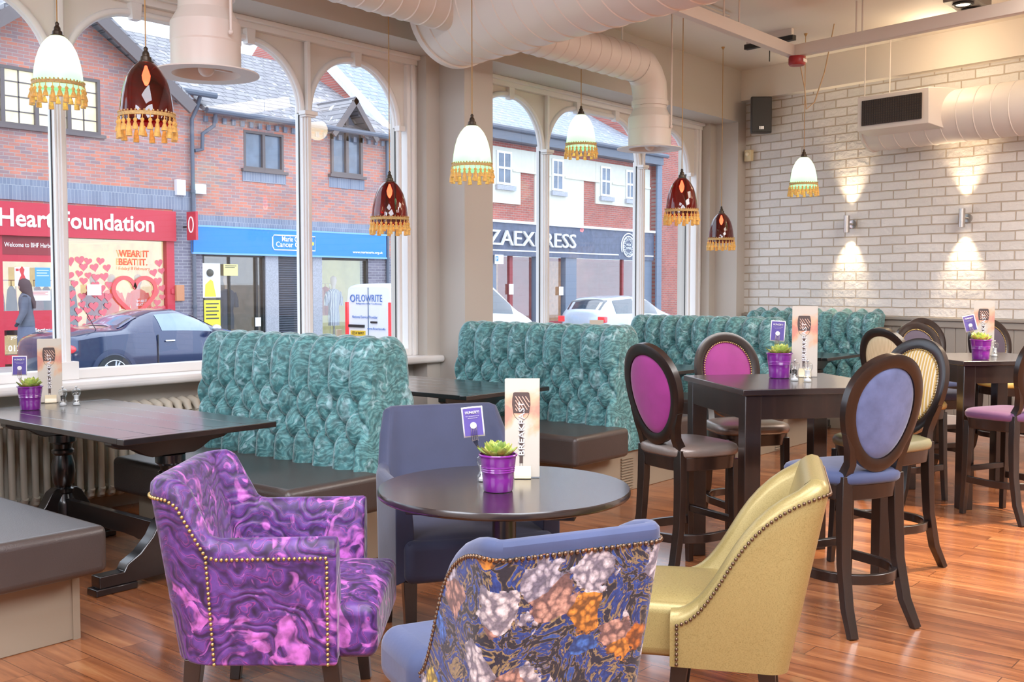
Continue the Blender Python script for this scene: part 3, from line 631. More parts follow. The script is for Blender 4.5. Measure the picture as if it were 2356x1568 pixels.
# ------------------------------------------------------------------ tub chairs
def smooth01(t): t=min(1,max(0,t)); return t*t*(3-2*t)
def tubchair(root,W,D,T,z0,hfun,m_in,m_out=None,lean=0.2,rc=0.14,seatz=0.47,nails='side',nailm=gold,yF=None,seat_m=None,legm=darkwood,flare=0.0,panel=False,legz=None,seat_wide=0,seat_front=0.05,roll=0.0,backlow=0.0,legsplay=0.03):
    yF=D/2 if yF is None else yF; yB=-D/2
    segs=[('l',(-W/2,yF),(-W/2,yB+rc)),('a',(-W/2+rc,yB+rc),PI,1.5*PI),('l',(-W/2+rc,yB),(W/2-rc,yB)),('a',(W/2-rc,yB+rc),1.5*PI,2*PI),('l',(W/2,yB+rc),(W/2,yF))]
    st=[]
    for s in segs:
        if s[0]=='l':
            n=14 if abs(s[1][0]-s[2][0])<1e-6 else 10
            for i in range(n): 
                k=i/n; x=s[1][0]+(s[2][0]-s[1][0])*k; y=s[1][1]+(s[2][1]-s[1][1])*k
                d=Vector((s[2][0]-s[1][0],s[2][1]-s[1][1])).normalized(); st.append((x,y,d.y,-d.x))
        else:
            for i in range(8):
                a=s[2]+(s[3]-s[2])*i/8; st.append((s[1][0]+rc*math.cos(a),s[1][1]+rc*math.sin(a),math.cos(a),math.sin(a)))
    st.append((W/2,yF,1,0))
    st=[(x,y,(nx if abs(x)>1e-9 else 0),ny) for x,y,nx,ny in st]
    fix=[]
    for (x,y,nx,ny) in st:
        # make the normal point outward
        c=Vector((0,yF)); 
        if nx*x+ny*(y-0.0)<0: nx,ny=-nx,-ny
        fix.append((x,y,nx,ny))
    st=fix
    def outer(i,z,off=0.0):
        x,y,nx,ny=st[i]; tb=(yF-y)/(yF-yB); bf=smooth01((tb-0.35)/0.65)
        k=(z-z0)
        xx=x+nx*off; yy=y+ny*off
        yy-=lean*k*bf*bf + 0.0
        xx+= (1 if x>0 else -1)*flare*max(0,k)*abs(x)/(W/2)
        return (xx,yy,z)
    def hh(i): return hfun((yF-st[i][1])/(yF-yB))
    rings=[]
    for i in range(len(st)):
        h=hh(i); tt=T; r=[]
        for k in range(9): r.append(outer(i,z0+(h-T*0.5-z0)*k/8))
        for k in range(1,6):
            a=PI*k/6; r.append(outer(i,h-T*0.5+T*0.5*math.sin(a),-T/2+T/2*math.cos(a)))
        for k in range(9): 
            z=(h-T*0.5)+(z0+0.02-(h-T*0.5))*k/8; bulge=0.02*math.sin(PI*k/8); r.append(outer(i,z,-T-bulge))
        rings.append(r)
    MB().loft(rings).build('shell',m_in,root,smooth=50,bev=0.022,seg=4)
    nst=len(st)
    if m_out:
        g=[]
        for i in range(nst):
            h=hh(i); g.append([outer(i,z0+0.004+(h-0.045-z0)*k/10,0.004) for k in range(11)]+[outer(i,z0+0.004+(h-0.045-z0)*k/10,-0.004) for k in range(10,-1,-1)])
        MB().loft(g).build('patterned_back_panel',m_out,root,smooth=50)
    # nails
    nm=MB()
    def run(P):
        L=0; nxt=0
        for a,b in zip(P[:-1],P[1:]):
            a=Vector(a); b=Vector(b); d=(b-a).length
            while nxt<=L+d:
                q=a+(b-a)*((nxt-L)/d); nm.ball(q,0.0065,6,4); nxt+=0.0165
            L+=d
    if nails:
        drop=0.045 if nails!='arm' else 0.06
        top=[outer(i,hh(i)-drop,0.005) for i in range(nst)]
        if nails=='back': run(top)
        else:
            run([outer(1,z0+0.01+(hh(1)-drop-z0-0.01)*k/6,0.005) for k in range(7)]); run([outer(nst-2,z0+0.01+(hh(nst-2)-drop-z0-0.01)*k/6,0.005) for k in range(7)])
            run(top[1:-1])
            if nails=='arm':
                for i in (14,nst-15): run([outer(i,z0+0.01+(hh(i)-drop-z0)*k/6,0.005) for k in range(7)])
        nm.build('nailhead_trim',nailm,root,smooth=60)
    # seat
    sm=seat_m or m_in
    x0,x1=-W/2+T*0.6,W/2-T*0.6; y0,y1=yB+T*0.7,yF+seat_front
    def seat(u,v):
        return (x0+(x1-x0)*u,y0+(y1-y0)*v,seatz+0.03*(1-abs(2*u-1)**3)*(1-abs(2*v-1)**4)-0.03)
    s=MB(); s.box(x0,x1,y0,y1,z0+0.005,seatz); s.build('seat',sm,root,bev=0.035,seg=5,smooth=60)
    if seat_wide: MB().box(x0-seat_wide,x1+seat_wide,yF-0.04,y1+0.01,z0+0.02,seatz+0.012).build('seat_front',sm,root,bev=0.06,seg=7,smooth=60)
    cu=MB(); n=14
    rg=[]
    s2=MB().grid(lambda u,v:(x0+0.012+(x1-x0-0.024)*u,y0+0.01+(y1-y0-0.022)*v,seatz-0.012+0.032*((1-abs(2*u-1)**4)*(1-abs(2*v-1)**6))**0.6),20,20)
    s2.build('seat_pad',sm,root,smooth=60)
    lz=z0+0.01
    for sx in (-1,1):
        for sy,yy in ((1,yF-0.03),(-1,yB+0.07)):
            x=sx*(W/2-0.06)
            MB().tube([(x,yy,lz),(x+sx*0.0,yy+sy*legsplay,0)],[0.028,0.019],sq=(1,1),up=(1,0,0)).build('leg',legm,root,bev=0.003)
def place(X,Z,az): 
    x,y=cc(X,Z); return (x,y,0),R(az-90)
# purple armchair: faces image right
loc,rz=place(-0.80,3.66,-50.1)
t=thing('tub_armchair','purple crushed velvet tub armchair with brass nail trim left of the round table','armchair',loc,rz)
def hp(t_): return 0.70+0.19*smooth01((t_-0.70)/0.16)-0.01*t_
tubchair(t,0.72,0.60,0.085,0.285,hp,purple,lean=0.16,rc=0.15,seatz=0.47,nails='arm',nailm=gold,seat_front=0.12,yF=0.24,flare=0.02)
# blue chair behind table
loc,rz=place(-0.21,4.5,238)
t=thing('dining_armchair','plain dusky blue velvet chair on the far side of the round table','chair',loc,rz)
def hb(t_): return 0.70+0.25*smooth01((t_-0.84)/0.12)
tubchair(t,0.70,0.56,0.055,0.30,hb,darknavy,lean=0.24,rc=0.17,seatz=0.48,nails=None,yF=0.25,seat_front=0.04)
# floral chair: back to us
loc,rz=place(0.03,2.83,39.9+26)
t=thing('floral_chair','blue velvet chair with a floral tapestry back turned toward us','chair',loc,rz)
def hf(t_): return 0.47+0.43*smooth01((t_-0.05)/0.86)**0.85
tubchair(t,0.455,0.40,0.055,0.29,hf,navy_vel,m_out=floral,lean=0.22,rc=0.05,seatz=0.47,nails='side',nailm=bronze_nail,yF=0.19,seat_front=0.27,flare=0.04,seat_wide=0.07)
# mustard chair
loc,rz=place(0.74,3.56,116)
t=thing('mustard_chair','mustard yellow sheen fabric chair with bronze nails right of the floral chair','chair',loc,rz)
def hy(t_): return 0.46+0.44*smooth01((t_-0.0)/1.0)**1.15
tubchair(t,0.58,0.40,0.085,0.28,hy,mustard,lean=0.2,rc=0.06,seatz=0.47,nails='side',nailm=bronze_nail,yF=0.17,seat_front=0.17,flare=0.02,seat_m=mustard)
# ------------------------------------------------------------------ high tables
def hightable(label,cx,cy,rot,S=0.84,H=1.0,first=[None]):
    if first[0]: return dup(first[0],loc=(cx,cy,0),rotz=rot,label=label)
    t=thing('high_table',label,'table',(cx,cy,0),rot,'square high tables')
    MB().box(-S/2,S/2,-S/2,S/2,H-0.03,H).build('table_top',darktop,t,bev=0.003)
    a=S/2-0.03
    for (x0,x1,y0,y1) in ((-a,a,-a-0.01,-a+0.015),(-a,a,a-0.015,a+0.01),(-a-0.01,-a+0.015,-a,a),(a-0.015,a+0.01,-a,a)):
        MB().box(x0,x1,y0,y1,H-0.15,H-0.03).build('apron',darkwood,t,bev=0.002)
    for sx in (-1,1):
        for sy in (-1,1):
            x,y=sx*(a-0.03),sy*(a-0.03); MB().box(x-0.042,x+0.042,y-0.042,y+0.042,0,H-0.03).build('leg',darkwood,t,bev=0.004)
    first[0]=t; return t
rotT=R(50.5)
hightable('square dark high table nearest us, with the menu, cruets and purple bucket',5.18,2.44,rotT)
hightable('square dark high table at the right edge, with menu and purple bucket',7.84,2.20,R(48.5))
hightable('square dark high table furthest away by the panelled wall',9.95,1.72,R(48.5))
# ------------------------------------------------------------------ stools
def stool(label,x,y,az,front,back,seatm,nails=True):
    t=thing('oval_back_stool',label,'bar stool',(x,y,0),R(az-90))
    SZ=0.70
    def sq(u,k): # rounded trapezoid outline
        c,s=math.cos(u),math.sin(u); e=2.0/3.6
        xx=0.215*abs(c)**e*(1 if c>0 else -1); yy=0.205*abs(s)**e*(1 if s>0 else -1)
        xx*=1+0.10*(yy/0.205)
        return xx*k,yy*k
    n=40
    fr=[];
    for z,k in ((SZ-0.125,0.94),(SZ-0.055,0.97)): fr.append([sq(2*PI*i/n,k)+(z,) for i in range(n)])
    MB().loft(fr).build('seat_frame',darkwood,t,bev=0.004,smooth=40)
    cu=[]
    for z,k in ((SZ-0.056,0.985),(SZ-0.045,1.02),(SZ-0.025,1.03),(SZ-0.008,0.99),(SZ,0.92),(SZ+0.008,0.7),(SZ+0.012,0.4),(SZ+0.013,0.02)): cu.append([sq(2*PI*i/n,k)+(z,) for i in range(n)])
    MB().loft(cu).build('seat_cushion',seatm,t,smooth=60)
    for sx in (-1,1):
        MB().tube([(sx*0.175,0.16,SZ-0.08),(sx*0.18,0.165,0.3),(sx*0.19,0.18,0)],[0.021,0.02,0.016],sq=(1,1),up=(1,0,0)).build('leg',darkwood,t,bev=0.003)
        MB().tube([(sx*0.145,-0.165,SZ-0.02),(sx*0.15,-0.165,0.5),(sx*0.155,-0.175,0.3),(sx*0.165,-0.21,0.12),(sx*0.18,-0.265,0)],[0.023,0.023,0.021,0.02,0.017],sq=(0.9,1.2),up=(1,0,0)).build('leg',darkwood,t,bev=0.003)
    fo=MB()
    arc=[(0.19*math.sin(a)*1.06,-0.02-0.215*math.cos(a),0.235) for a in [(-PI/2)+PI*i/20 for i in range(21)]]
    arc=[(-0.185,0.165,0.235)]+arc+[(0.185,0.165,0.235)]
    fo.tube(arc,[0.022]*len(arc),sq=(0.55,1),up=(0,0,1))
    fo.build('foot_ring',darkwood,t,bev=0.003,smooth=50)
    MB().tube([(-0.18,0.165,0.30),(0.18,0.165,0.30)],[0.02,0.02],sq=(0.7,0.9),up=(0,0,1)).build('front_stretcher',darkwood,t,bev=0.003)
    # oval back, built upright in (x,z) then reclined
    CZ=0.255; rec=R(11); base=Vector((0,-0.19,SZ+0.005))
    def P(x,z,d):
        # z measured up the back from the seat; slight curve around
        yy=d+0.10*x*x/0.2
        return (x,base.y-math.sin(rec)*z+yy*math.cos(rec),base.z+math.cos(rec)*z+math.sin(rec)*yy)
    def ov(a,A,B): return A*math.cos(a)*(1+0.13*math.sin(a)),CZ+B*math.sin(a)
    rings=[]
    for i in range(56):
        a=2*PI*i/56; xo,zo=ov(a,0.212,0.262); xi,zi=ov(a,0.160,0.205)
        rings.append([P(xo,zo,-0.016),P(xo,zo,0.018),P((xo+xi)/2,(zo+zi)/2,0.024),P(xi,zi,0.014),P(xi,zi,-0.014),P((xo+xi)/2,(zo+zi)/2,-0.022)])
    bf=MB().loft(rings,loop=True)
    for sx in (-1,1):
        bf.tube([P(sx*0.145,-0.05,0.02),P(sx*0.135,0.03,0.005),P(sx*0.15,0.10,0.0),P(sx*0.18,0.17,0.0)],[0.023,0.02,0.02,0.015],sq=(1,0.9),up=(1,0,0))
    bf.build('back_frame',darkwood,t,smooth=50,bev=0.0)
    for (m_,s_,nm) in ((front,1,'back_pad'),(back,-1,'rear_pad')):
        rg=[]
        for k,(q,d) in enumerate(((1.0,0.004),(0.97,0.014),(0.85,0.024),(0.6,0.031),(0.3,0.034),(0.02,0.035))):
            rg.append([P(*(lambda e:(e[0]*q,CZ+(e[1]-CZ)*q))(ov(2*PI*i/48,0.162,0.207)),s_*d*(1 if s_>0 else 0.6)) for i in range(48)])
        MB().loft(rg).build(nm,m_,t,smooth=60)
    if nails:
        nm=MB()
        for i in range(84):
            a=2*PI*i/84; x_,z_=ov(a,0.156,0.200); nm.ball(P(x_,z_,0.02),0.0055,6,4)
        nm.build('nailhead_trim',gold,t,smooth=60)
    return t
stool('bar stool with magenta oval back seen from behind, left of the near high table',4.74,2.78,-20,magenta,magenta,pewter)
stool('bar stool with nail-trimmed magenta oval back facing us behind the near high table',5.64,2.92,236,magenta,magenta,pewter)
stool('bar stool with periwinkle blue oval back and seat, in front of the near high table',4.57,1.87,65,bluestool,bluestool,navy_vel)
stool('bar stool with gold striped oval back and olive seat, right of the near high table',5.56,2.06,158,goldstripe,creamstripe,olive)
stool('bar stool with cream striped oval rear pad behind the gold striped stool',7.45,2.60,-20,yellowseat,creamstripe,yellowseat)
stool('bar stool with aubergine oval back and gold nails facing us behind the right high table',8.25,2.66,236,nightvel,nightvel,navy_vel)
stool('bar stool with plum velvet seat cut by the right edge of the photo',7.286,1.888,66,plumseat,darkwood,plumseat)
stool('bar stool with dark oval back behind the menu on the right high table',9.6,2.50,236,nightvel,nightvel,yellowseat)
stool('dark bar stool furthest back, only its rounded top showing over the aubergine stool',9.35,2.98,236,nightvel,nightvel,navy_vel)
# ------------------------------------------------------------------ pendants
def mintglass():
    m=bpy.data.materials.new('mint_glass'); m.use_nodes=True; nt=m.node_tree; L=nt.links
    b=nt.nodes['Principled BSDF']; o=nt.nodes['Material Output']
    b.inputs['Base Color'].default_value=rgb(160,232,188); b.inputs['Roughness'].default_value=0.15
    b.inputs['Emission Color'].default_value=rgb(160,240,190); b.inputs['Emission Strength'].default_value=0.35
    t=nd(nt,'ShaderNodeBsdfTranslucent'); t.inputs[0].default_value=rgb(200,250,214)
    mx=nd(nt,'ShaderNodeMixShader'); mx.inputs[0].default_value=0.6; L.new(b.outputs[0],mx.inputs[1]); L.new(t.outputs[0],mx.inputs[2]); L.new(mx.outputs[0],o.inputs['Surface']); return m
mint=mintglass()
ruby=glassmat('ruby_glass',(0.42,0.035,0.03,1),0.07,0.02)
bulb_m=mat('bulb_glow',(1,0.8,0.5,1),0.3,emit=(1,0.55,0.2,1),es=10)
cordm=mat('gold_cord',rgb(172,132,72),0.6)
braid=mat('gold_braid',rgb(196,160,96),0.6,var=0.25,vscale=90,bump=0.6,bscale=150)
tass=mat('gold_tassel',rgb(216,164,72),0.55,var=0.3,vscale=60,bump=0.5,bscale=200,sheen=0.3)
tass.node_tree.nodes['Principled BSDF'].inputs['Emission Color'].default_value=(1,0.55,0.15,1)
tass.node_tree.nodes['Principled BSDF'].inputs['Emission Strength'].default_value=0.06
def tmesh(l):
    mb=MB().tube([(0,0,0),(0.004,0,-0.012),(0,0,-0.022)],0.0016,5).tube([(0,0,0),(-0.004,0,-0.012),(0,0,-0.022)],0.0016,5)
    mb.lathe([(0.001,-0.018),(0.009,-0.023),(0.0105,-0.032),(0.006,-0.039),(0.010,-0.05),(0.0155,-0.05-l*0.6),(0.0165,-0.05-l),(0.001,-0.052-l)],n=9)
    return mb
ts=[]
for l in (0.028,0.062):
    o=tmesh(l).build('tassel',tass,smooth=60); ts.append(o.data); bpy.data.objects.remove(o)
def pendant(kind,x,y,zc,label,first={}):
    # zc = top of the dark metal cap
    if kind in first: t=dup(first[kind],loc=(x,y,zc),label=label)
    else:
        t=thing('pendant_lamp',label,'pendant light',(x,y,zc),0,'%s glass pendants with tassels'%kind)
        MB().lathe([(0.004,0.0),(0.012,-0.01),(0.010,-0.022),(0.018,-0.034),(0.02,-0.05),(0.028,-0.056),(0.03,-0.075),(0.04,-0.08),(0.04,-0.086),(0.001,-0.086)],n=20).build('cap',darkmetal,t,smooth=35)
        pr=[(0.036,-0.082),(0.058,-0.10),(0.082,-0.13),(0.103,-0.17),(0.119,-0.22),(0.130,-0.275),(0.136,-0.33),(0.138,-0.385),(0.138,-0.40)]
        MB().lathe(pr,n=40,caps=False).build('shade',mint if kind=='mint' else ruby,t,smooth=80)
        MB().lathe([(0.006,-0.1),(0.012,-0.12),(0.022,-0.15),(0.019,-0.175),(0.008,-0.20),(0.001,-0.205)],n=14).build('bulb',bulb_m,t,smooth=60)
        tr=MB().lathe([(0.139,-0.352),(0.144,-0.354),(0.145,-0.372),(0.139,-0.374)],n=40,caps=False)
        for i in range(40):
            a=2*PI*i/40; tr.ball((0.143*math.cos(a),0.143*math.sin(a),-0.349),0.0055,6,4)
        tb=tr.build('braid_trim',braid,t,smooth=60)
        for i in range(24):
            a=2*PI*i/24+0.1; o=bpy.data.objects.new('tassel',ts[i%2]); col.objects.link(o); o.parent=tb
            o.location=(0.145*math.cos(a),0.145*math.sin(a),-0.372); o.rotation_euler=(random.uniform(-.06,.06),random.uniform(-.06,.06),a)
        first[kind]=t
    mb=MB().tube([(0,0,0),(0,0,CE-zc)],0.0036,6).lathe([(0.02,CE-zc),(0.014,CE-zc-0.015),(0.004,CE-zc-0.03)],n=12)
    mb.build('cord',cordm,t,smooth=60)
    for nm,dz,e in (('bulb_light',-0.20,1.6 if kind=='mint' else 1.6),):
        l=bpy.data.lights.new(nm,'POINT'); l.energy=e; l.color=(1,0.72,0.42) if kind!='mint' else (1,0.86,0.66); l.shadow_soft_size=0.022
        o=bpy.data.objects.new(nm,l); col.objects.link(o); o.location=(x,y,zc+dz); o['kind']='helper'
def pp(kind,px,py,X,label): q=onx(px,py,X); pendant(kind,q.x,q.y,q.z,label)
# the first two define the kinds (cord is added per copy, so copy before adding)
def pend_all():
    L=[('mint',131,50,3.06,'mint glass pendant with gold tassels over the nearest trestle table, top left'),
       ('ruby',335,107,3.06,'large ruby glass pendant with gold tassels left of the ceiling diffuser'),
       ('ruby',896,393,5.575,'ruby glass pendant hanging before the narrow arched window by the wide pier'),
       ('mint',1086,262,5.575,'mint glass pendant hanging in front of the brown pier'),
       ('mint',1337,243,7.98,'mint glass pendant hanging before the middle arch of the right window'),
       ('ruby',1569,388,7.98,'ruby glass pendant next to the right window jamb'),
       ('ruby',1660,474,10.4,'ruby glass pendant, smallest looking, in front of the corner pier'),
       ('mint',1850,343,10.4,'mint glass pendant against the white brick wall')]
    for a in L: pp(*a)
_first={}
def dup_nocord(root,**k):
    r=dup(root,**k)
    for ch in list(r.children):
        if ch.name.startswith('cord'): bpy.data.objects.remove(ch)
    return r
_pd=dup
def dup2(root,**k): return dup_nocord(root,**k)
pendant.__defaults__=(_first,)
_old=dup
def dup(root,loc=None,rotz=None,label=None,cat=None,group=None,parent=None):
    r=root.copy(); col.objects.link(r)
    if parent: r.parent=parent
    if loc is not None: r.location=loc
    if rotz is not None: r.rotation_euler=(0,0,rotz)
    if label: r['label']=label
    if group: r['group']=group
    for ch in list(root.children):
        if ch.name.split('.')[0]!='cord': dup(ch,parent=r)
    return r
pend_all()
# ------------------------------------------------------------------ table props
pot_m=mat('purple_enamel',rgb(122,36,140),0.18,coat=0.6)
def leafmat():
    m,nt,b=newmat('succulent_leaf'); L=nt.links
    tc=nd(nt,'ShaderNodeTexCoord'); n=nd(nt,'ShaderNodeTexNoise',Scale=26.0,Detail=2.0); L.new(tc.outputs['Object'],n.inputs['Vector'])
    r=ramp(nt,[(0.35,rgb(118,150,70)),(0.5,rgb(164,186,84)),(0.65,rgb(206,206,104))]); L.new(n.outputs['Fac'],r.inputs['Fac']); L.new(r.outputs['Color'],b.inputs['Base Color']); b.inputs['Roughness'].default_value=0.45; b.inputs['Subsurface Weight'].default_value=0.1
    return m
leaf_m=leafmat(); soil=mat('dark_soil',rgb(50,38,30),0.9)
def facecam(p): d=Vector((-p[0],-p[1])).normalized(); return math.atan2(d.x,-d.y)
def potplant(label,p,first=[None]):
    if first[0]: return dup(first[0],loc=p,rotz=random.uniform(0,6),label=label)
    t=thing('potted_succulent',label,'potted plant',p,0.3,'succulents in purple buckets')
    MB().lathe([(0.001,0.004),(0.05,0.004),(0.052,0.0),(0.0545,0.004),(0.057,0.045),(0.0595,0.07),(0.0615,0.072),(0.0603,0.076),(0.0622,0.08),(0.061,0.084),(0.063,0.088),(0.0618,0.092),(0.0635,0.096),(0.0665,0.128),(0.071,0.129),(0.0715,0.133),(0.069,0.136),(0.065,0.134),(0.062,0.11),(0.001,0.11)],n=48).build('bucket',pot_m,t,smooth=40)
    MB().lathe([(0.063,0.122),(0.03,0.126),(0.001,0.127)],n=24,caps=False).build('soil',soil,t)
    lf=MB()
    for ring,(nl,ln,el,z) in enumerate(((9,0.078,24,0.126),(8,0.070,42,0.13),(7,0.058,58,0.134),(5,0.044,74,0.138))):
        for i in range(nl):
            az=2*PI*(i+0.5*ring)/nl+random.uniform(-.1,.1); e=R(el+random.uniform(-5,5)); s=ln*random.uniform(.9,1.08)
            d=Vector((math.cos(az)*math.cos(e),math.sin(az)*math.cos(e),math.sin(e))); w=Vector((-math.sin(az),math.cos(az),0)); up=d.cross(w)*-1
            if up.z<0: up=-up
            rg=[]
            for k in range(7):
                f=k/6; wd=0.0155*(0.45+1.7*f*(1-f)**0.6 if f<1 else 0.02)*(s/0.07); th=0.005*(1-f*0.8)
                if k==6: wd=0.0006; th=0.0006
                c=Vector((0,0,z))+d*s*f-up*0.012*math.sin(PI*f)*0.6
                rg.append([c+w*wd+up*0.003,c+up*0.0,c-w*wd+up*0.003,c-w*wd*0.6-up*th,c-up*th*1.6,c+w*wd*0.6-up*th])
            lf.loft(rg)
    lf.build('succulent_leaves',leaf_m,t,smooth=45)
    first[0]=t; return t
card_purple=mat('card_purple',rgb(92,78,160),0.5); card_white=mat('card_white',rgb(236,232,238),0.5); ink=mat('white_ink',rgb(240,238,242),0.5)
def forksign(label,p,tilt,off=(-0.045,0.02),first=[None]):
    rz=facecam(p); c,s=math.cos(rz),math.sin(rz); loc=(p[0]+off[0]*c-off[1]*s,p[1]+off[0]*s+off[1]*c,p[2]+0.12)
    if first[0]: 
        o=dup(first[0],loc=loc,label=label); o.rotation_euler=(0,tilt,rz); return o
    t=thing('order_sign',label,'sign',loc,0,'hungry cards held in forks'); t.rotation_euler=(0,tilt,rz)
    MB().tube([(0,0,-0.02),(-0.001,0,0.02),(-0.014,0,0.045),(-0.018,0,0.062)],[0.004,0.0032,0.005,0.010],8,sq=(1,0.35),up=(0,1,0)).build('fork_handle',chrome,t,smooth=50)
    tn=MB()
    for i in range(4): x=-0.0285+i*0.0068; tn.tube([(x,0,0.060),(x-0.001,-0.004,0.085),(x+0.0005,-0.002,0.117)],[0.0018,0.0017,0.0008],6)
    tn.build('fork_tines',chrome,t,smooth=50)
    k=MB().grid(lambda u,v:(-0.058+0.078*u,0.004*math.sin(u*PI)-0.002,0.075+0.112*v),8,4).build('card',card_white,t,solid=0.001)
    MB().grid(lambda u,v:(-0.053+0.068*u,0.004*math.sin((0.06+u*0.88)*PI)-0.0036,0.08+0.102*v),8,4).build('purple_print',card_purple,k,smooth=60)
    text('HUNGRY?',ink,k,(-0.019,-0.0012,0.16),w=0.052,h=0.011,ext=0.0012,align='CENTER',bold=0.02)
    text('Please order your food at the bar',ink,k,(-0.019,-0.0012,0.150),w=0.05,h=0.0034,ext=0.001,align='CENTER')
    text("Tell us you're at table",ink,k,(-0.019,-0.0012,0.143),w=0.036,h=0.0034,ext=0.001,align='CENTER')
    MB().lathe([(0.001,0),(0.012,0)],n=24,caps=False).build('white_disc',ink,k,smooth=0).matrix_local=Matrix.Translation((-0.019,-0.004,0.118))@Matrix.Rotation(PI/2,4,'X')
    first[0]=t; return t
def menumat():
    m,nt,b=newmat('menu_card'); L=nt.links
    tc=nd(nt,'ShaderNodeTexCoord'); n=nd(nt,'ShaderNodeTexNoise',Scale=7.0,Detail=5.0,Distortion=0.4); L.new(tc.outputs['Object'],n.inputs['Vector'])
    g=nd(nt,'ShaderNodeSeparateXYZ'); L.new(tc.outputs['Object'],g.inputs[0])
    # stain strongest around two thirds height
    a=nd(nt,'ShaderNodeMath',operation='SUBTRACT'); L.new(g.outputs[2],a.inputs[0]); a.inputs[1].default_value=0.26
    a1=nd(nt,'ShaderNodeMath',operation='ABSOLUTE'); L.new(a.outputs[0],a1.inputs[0])
    a2=nd(nt,'ShaderNodeMath',operation='MULTIPLY_ADD'); L.new(a1.outputs[0],a2.inputs[0]); a2.inputs[1].default_value=-2.4; L.new(n.outputs['Fac'],a2.inputs[2])
    r=ramp(nt,[(0.30,rgb(214,206,192)),(0.40,rgb(226,186,150)),(0.5,rgb(222,150,130))]); L.new(a2.outputs[0],r.inputs['Fac']); L.new(r.outputs['Color'],b.inputs['Base Color']); b.inputs['Roughness'].default_value=0.4
    return m
menu_m=menumat(); print_dark=mat('print_brown',rgb(84,68,64),0.5); slot_m=mat('print_pink',rgb(224,178,158),0.5)
def menu(label,p,rz=None,first=[None]):
    rz=facecam(p) if rz is None else rz
    if first[0]: return dup(first[0],loc=p,rotz=rz,label=label)
    t=thing('breakfast_menu',label,'menu',p,rz,'tall breakfast menus')
    k=MB().box(-0.067,0.067,-0.002,0.004,0.002,0.385).build('card',menu_m,t,smooth=0)
    MB().box(-0.064,0.069,0.006,0.009,0.002,0.387).build('back_leaf',menu_m,t,smooth=0)
    MB().add([(-0.03,-0.03,0.0),(0.035,-0.03,0),(0.035,-0.004,0.045),(-0.03,-0.004,0.045),(-0.03,-0.03,0.006),(0.035,-0.03,0.006)],[(0,1,5,4),(4,5,2,3)]).box(-0.03,0.035,-0.034,0.02,0,0.004).build('holder_base',mat('holder_acrylic',rgb(232,216,178),0.15),t,bev=0.001)
    hd=[(-0.031,0.252),(-0.036,0.285),(-0.035,0.31),(-0.031,0.331),(-0.026,0.334),(0.026,0.334),(0.031,0.331),(0.035,0.31),(0.036,0.285),(0.031,0.252)]
    hd=[(x-0.003,z) for x,z in hd]
    e=MB().prism(hd,'y',-0.0028,-0.002); e.box(-0.010,0.004,-0.0028,-0.002,0.055,0.222)
    e.tube([(-0.034,-0.0024,0.252),(-0.026,-0.0024,0.236),(-0.012,-0.0024,0.224)],0.0009,5).tube([(0.028,-0.0024,0.252),(0.02,-0.0024,0.236),(0.006,-0.0024,0.224)],0.0009,5)
    e.tube([(-0.008,-0.0024,0.055),(-0.009,-0.0024,0.04)],0.0008,5).tube([(0.002,-0.0024,0.055),(0.003,-0.0024,0.04)],0.0008,5)
    e.build('spatula_print',print_dark,k,smooth=0)
    s=MB()
    for (x,z,l) in ((-0.026,0.318,0.055),(-0.014,0.318,0.062),(0.0,0.318,0.05),(0.013,0.318,0.028),(-0.026,0.302,0.04),(-0.026,0.285,0.03),(-0.026,0.27,0.012)):
        s.tube([(x,-0.0034,z),(x+l*0.55,-0.0034,z-l*0.84)],0.0022,6)
    s.build('slot_print',slot_m,k,smooth=0)
    text('BREAKFAST',ink,k,(0.010,-0.0036,0.086),w=0.212,h=0.024,ext=0.0014,align='LEFT',rot=(PI/2,-PI/2,0),bold=0.012)
    first[0]=t; return t
peppercorn=mat('peppercorn',rgb(40,34,30),0.8,var=0.5,vscale=300); salt_m=mat('salt_white',rgb(240,240,240),0.8)
def shaker(kind,label,p,first={}):
    if kind in first: return dup(first[kind],loc=p,label=label)
    t=thing(kind+'_mill',label,'pepper mill' if kind=='pepper' else 'salt mill',p,0,'clear %s mills'%kind)
    MB().lathe([(0.001,0),(0.024,0),(0.025,0.004),(0.024,0.022),(0.018,0.03),(0.016,0.045),(0.019,0.058),(0.024,0.066),(0.026,0.078),(0.024,0.09),(0.014,0.098),(0.001,0.1)],n=24).build('acrylic_body',clear,t,smooth=40)
    MB().lathe([(0.001,0.028),(0.0125,0.028),(0.012,0.045),(0.0135,0.058),(0.001,0.06)],n=16).build('contents',peppercorn if kind=='pepper' else salt_m,t,smooth=40)
    MB().lathe([(0.001,0.001),(0.018,0.001),(0.018,0.01),(0.01,0.016),(0.001,0.016)],n=16).build('grinder',salt_m,t)
    MB().ball((0,0,0.107),0.007,10,6).tube([(0,0,0.06),(0,0,0.104)],0.002,6).build('knob',chrome,t,smooth=60)
    first[kind]=t; return t
T1=0.792; T2=0.752; T3=1.002
a=onz(70,941,T1); potplant('succulent in a purple bucket on the trestle table by the window',a); forksign('purple HUNGRY card on a fork, on the trestle table by the window',a,0.02,off=(-0.035,0.02))
b1=onz(116,925,T1); menu('tall breakfast menu on the trestle table by the window',b1)
shaker('pepper','clear pepper mill on the trestle table by the window',onz(145,932,T1)); shaker('salt','clear salt mill on the trestle table by the window',onz(176,931,T1))
a=onz(1146,1127,T2); potplant('bright lime succulent in a purple bucket on the round table',a); forksign('purple HUNGRY card on a fork, on the round table',a,-0.10,off=(-0.06,0.03))
menu('tall breakfast menu standing on the round table',onz(1201,1097,T2))
shaker('salt','clear salt mill almost hidden behind the purple bucket on the round table',onz(1112,1105,T2))
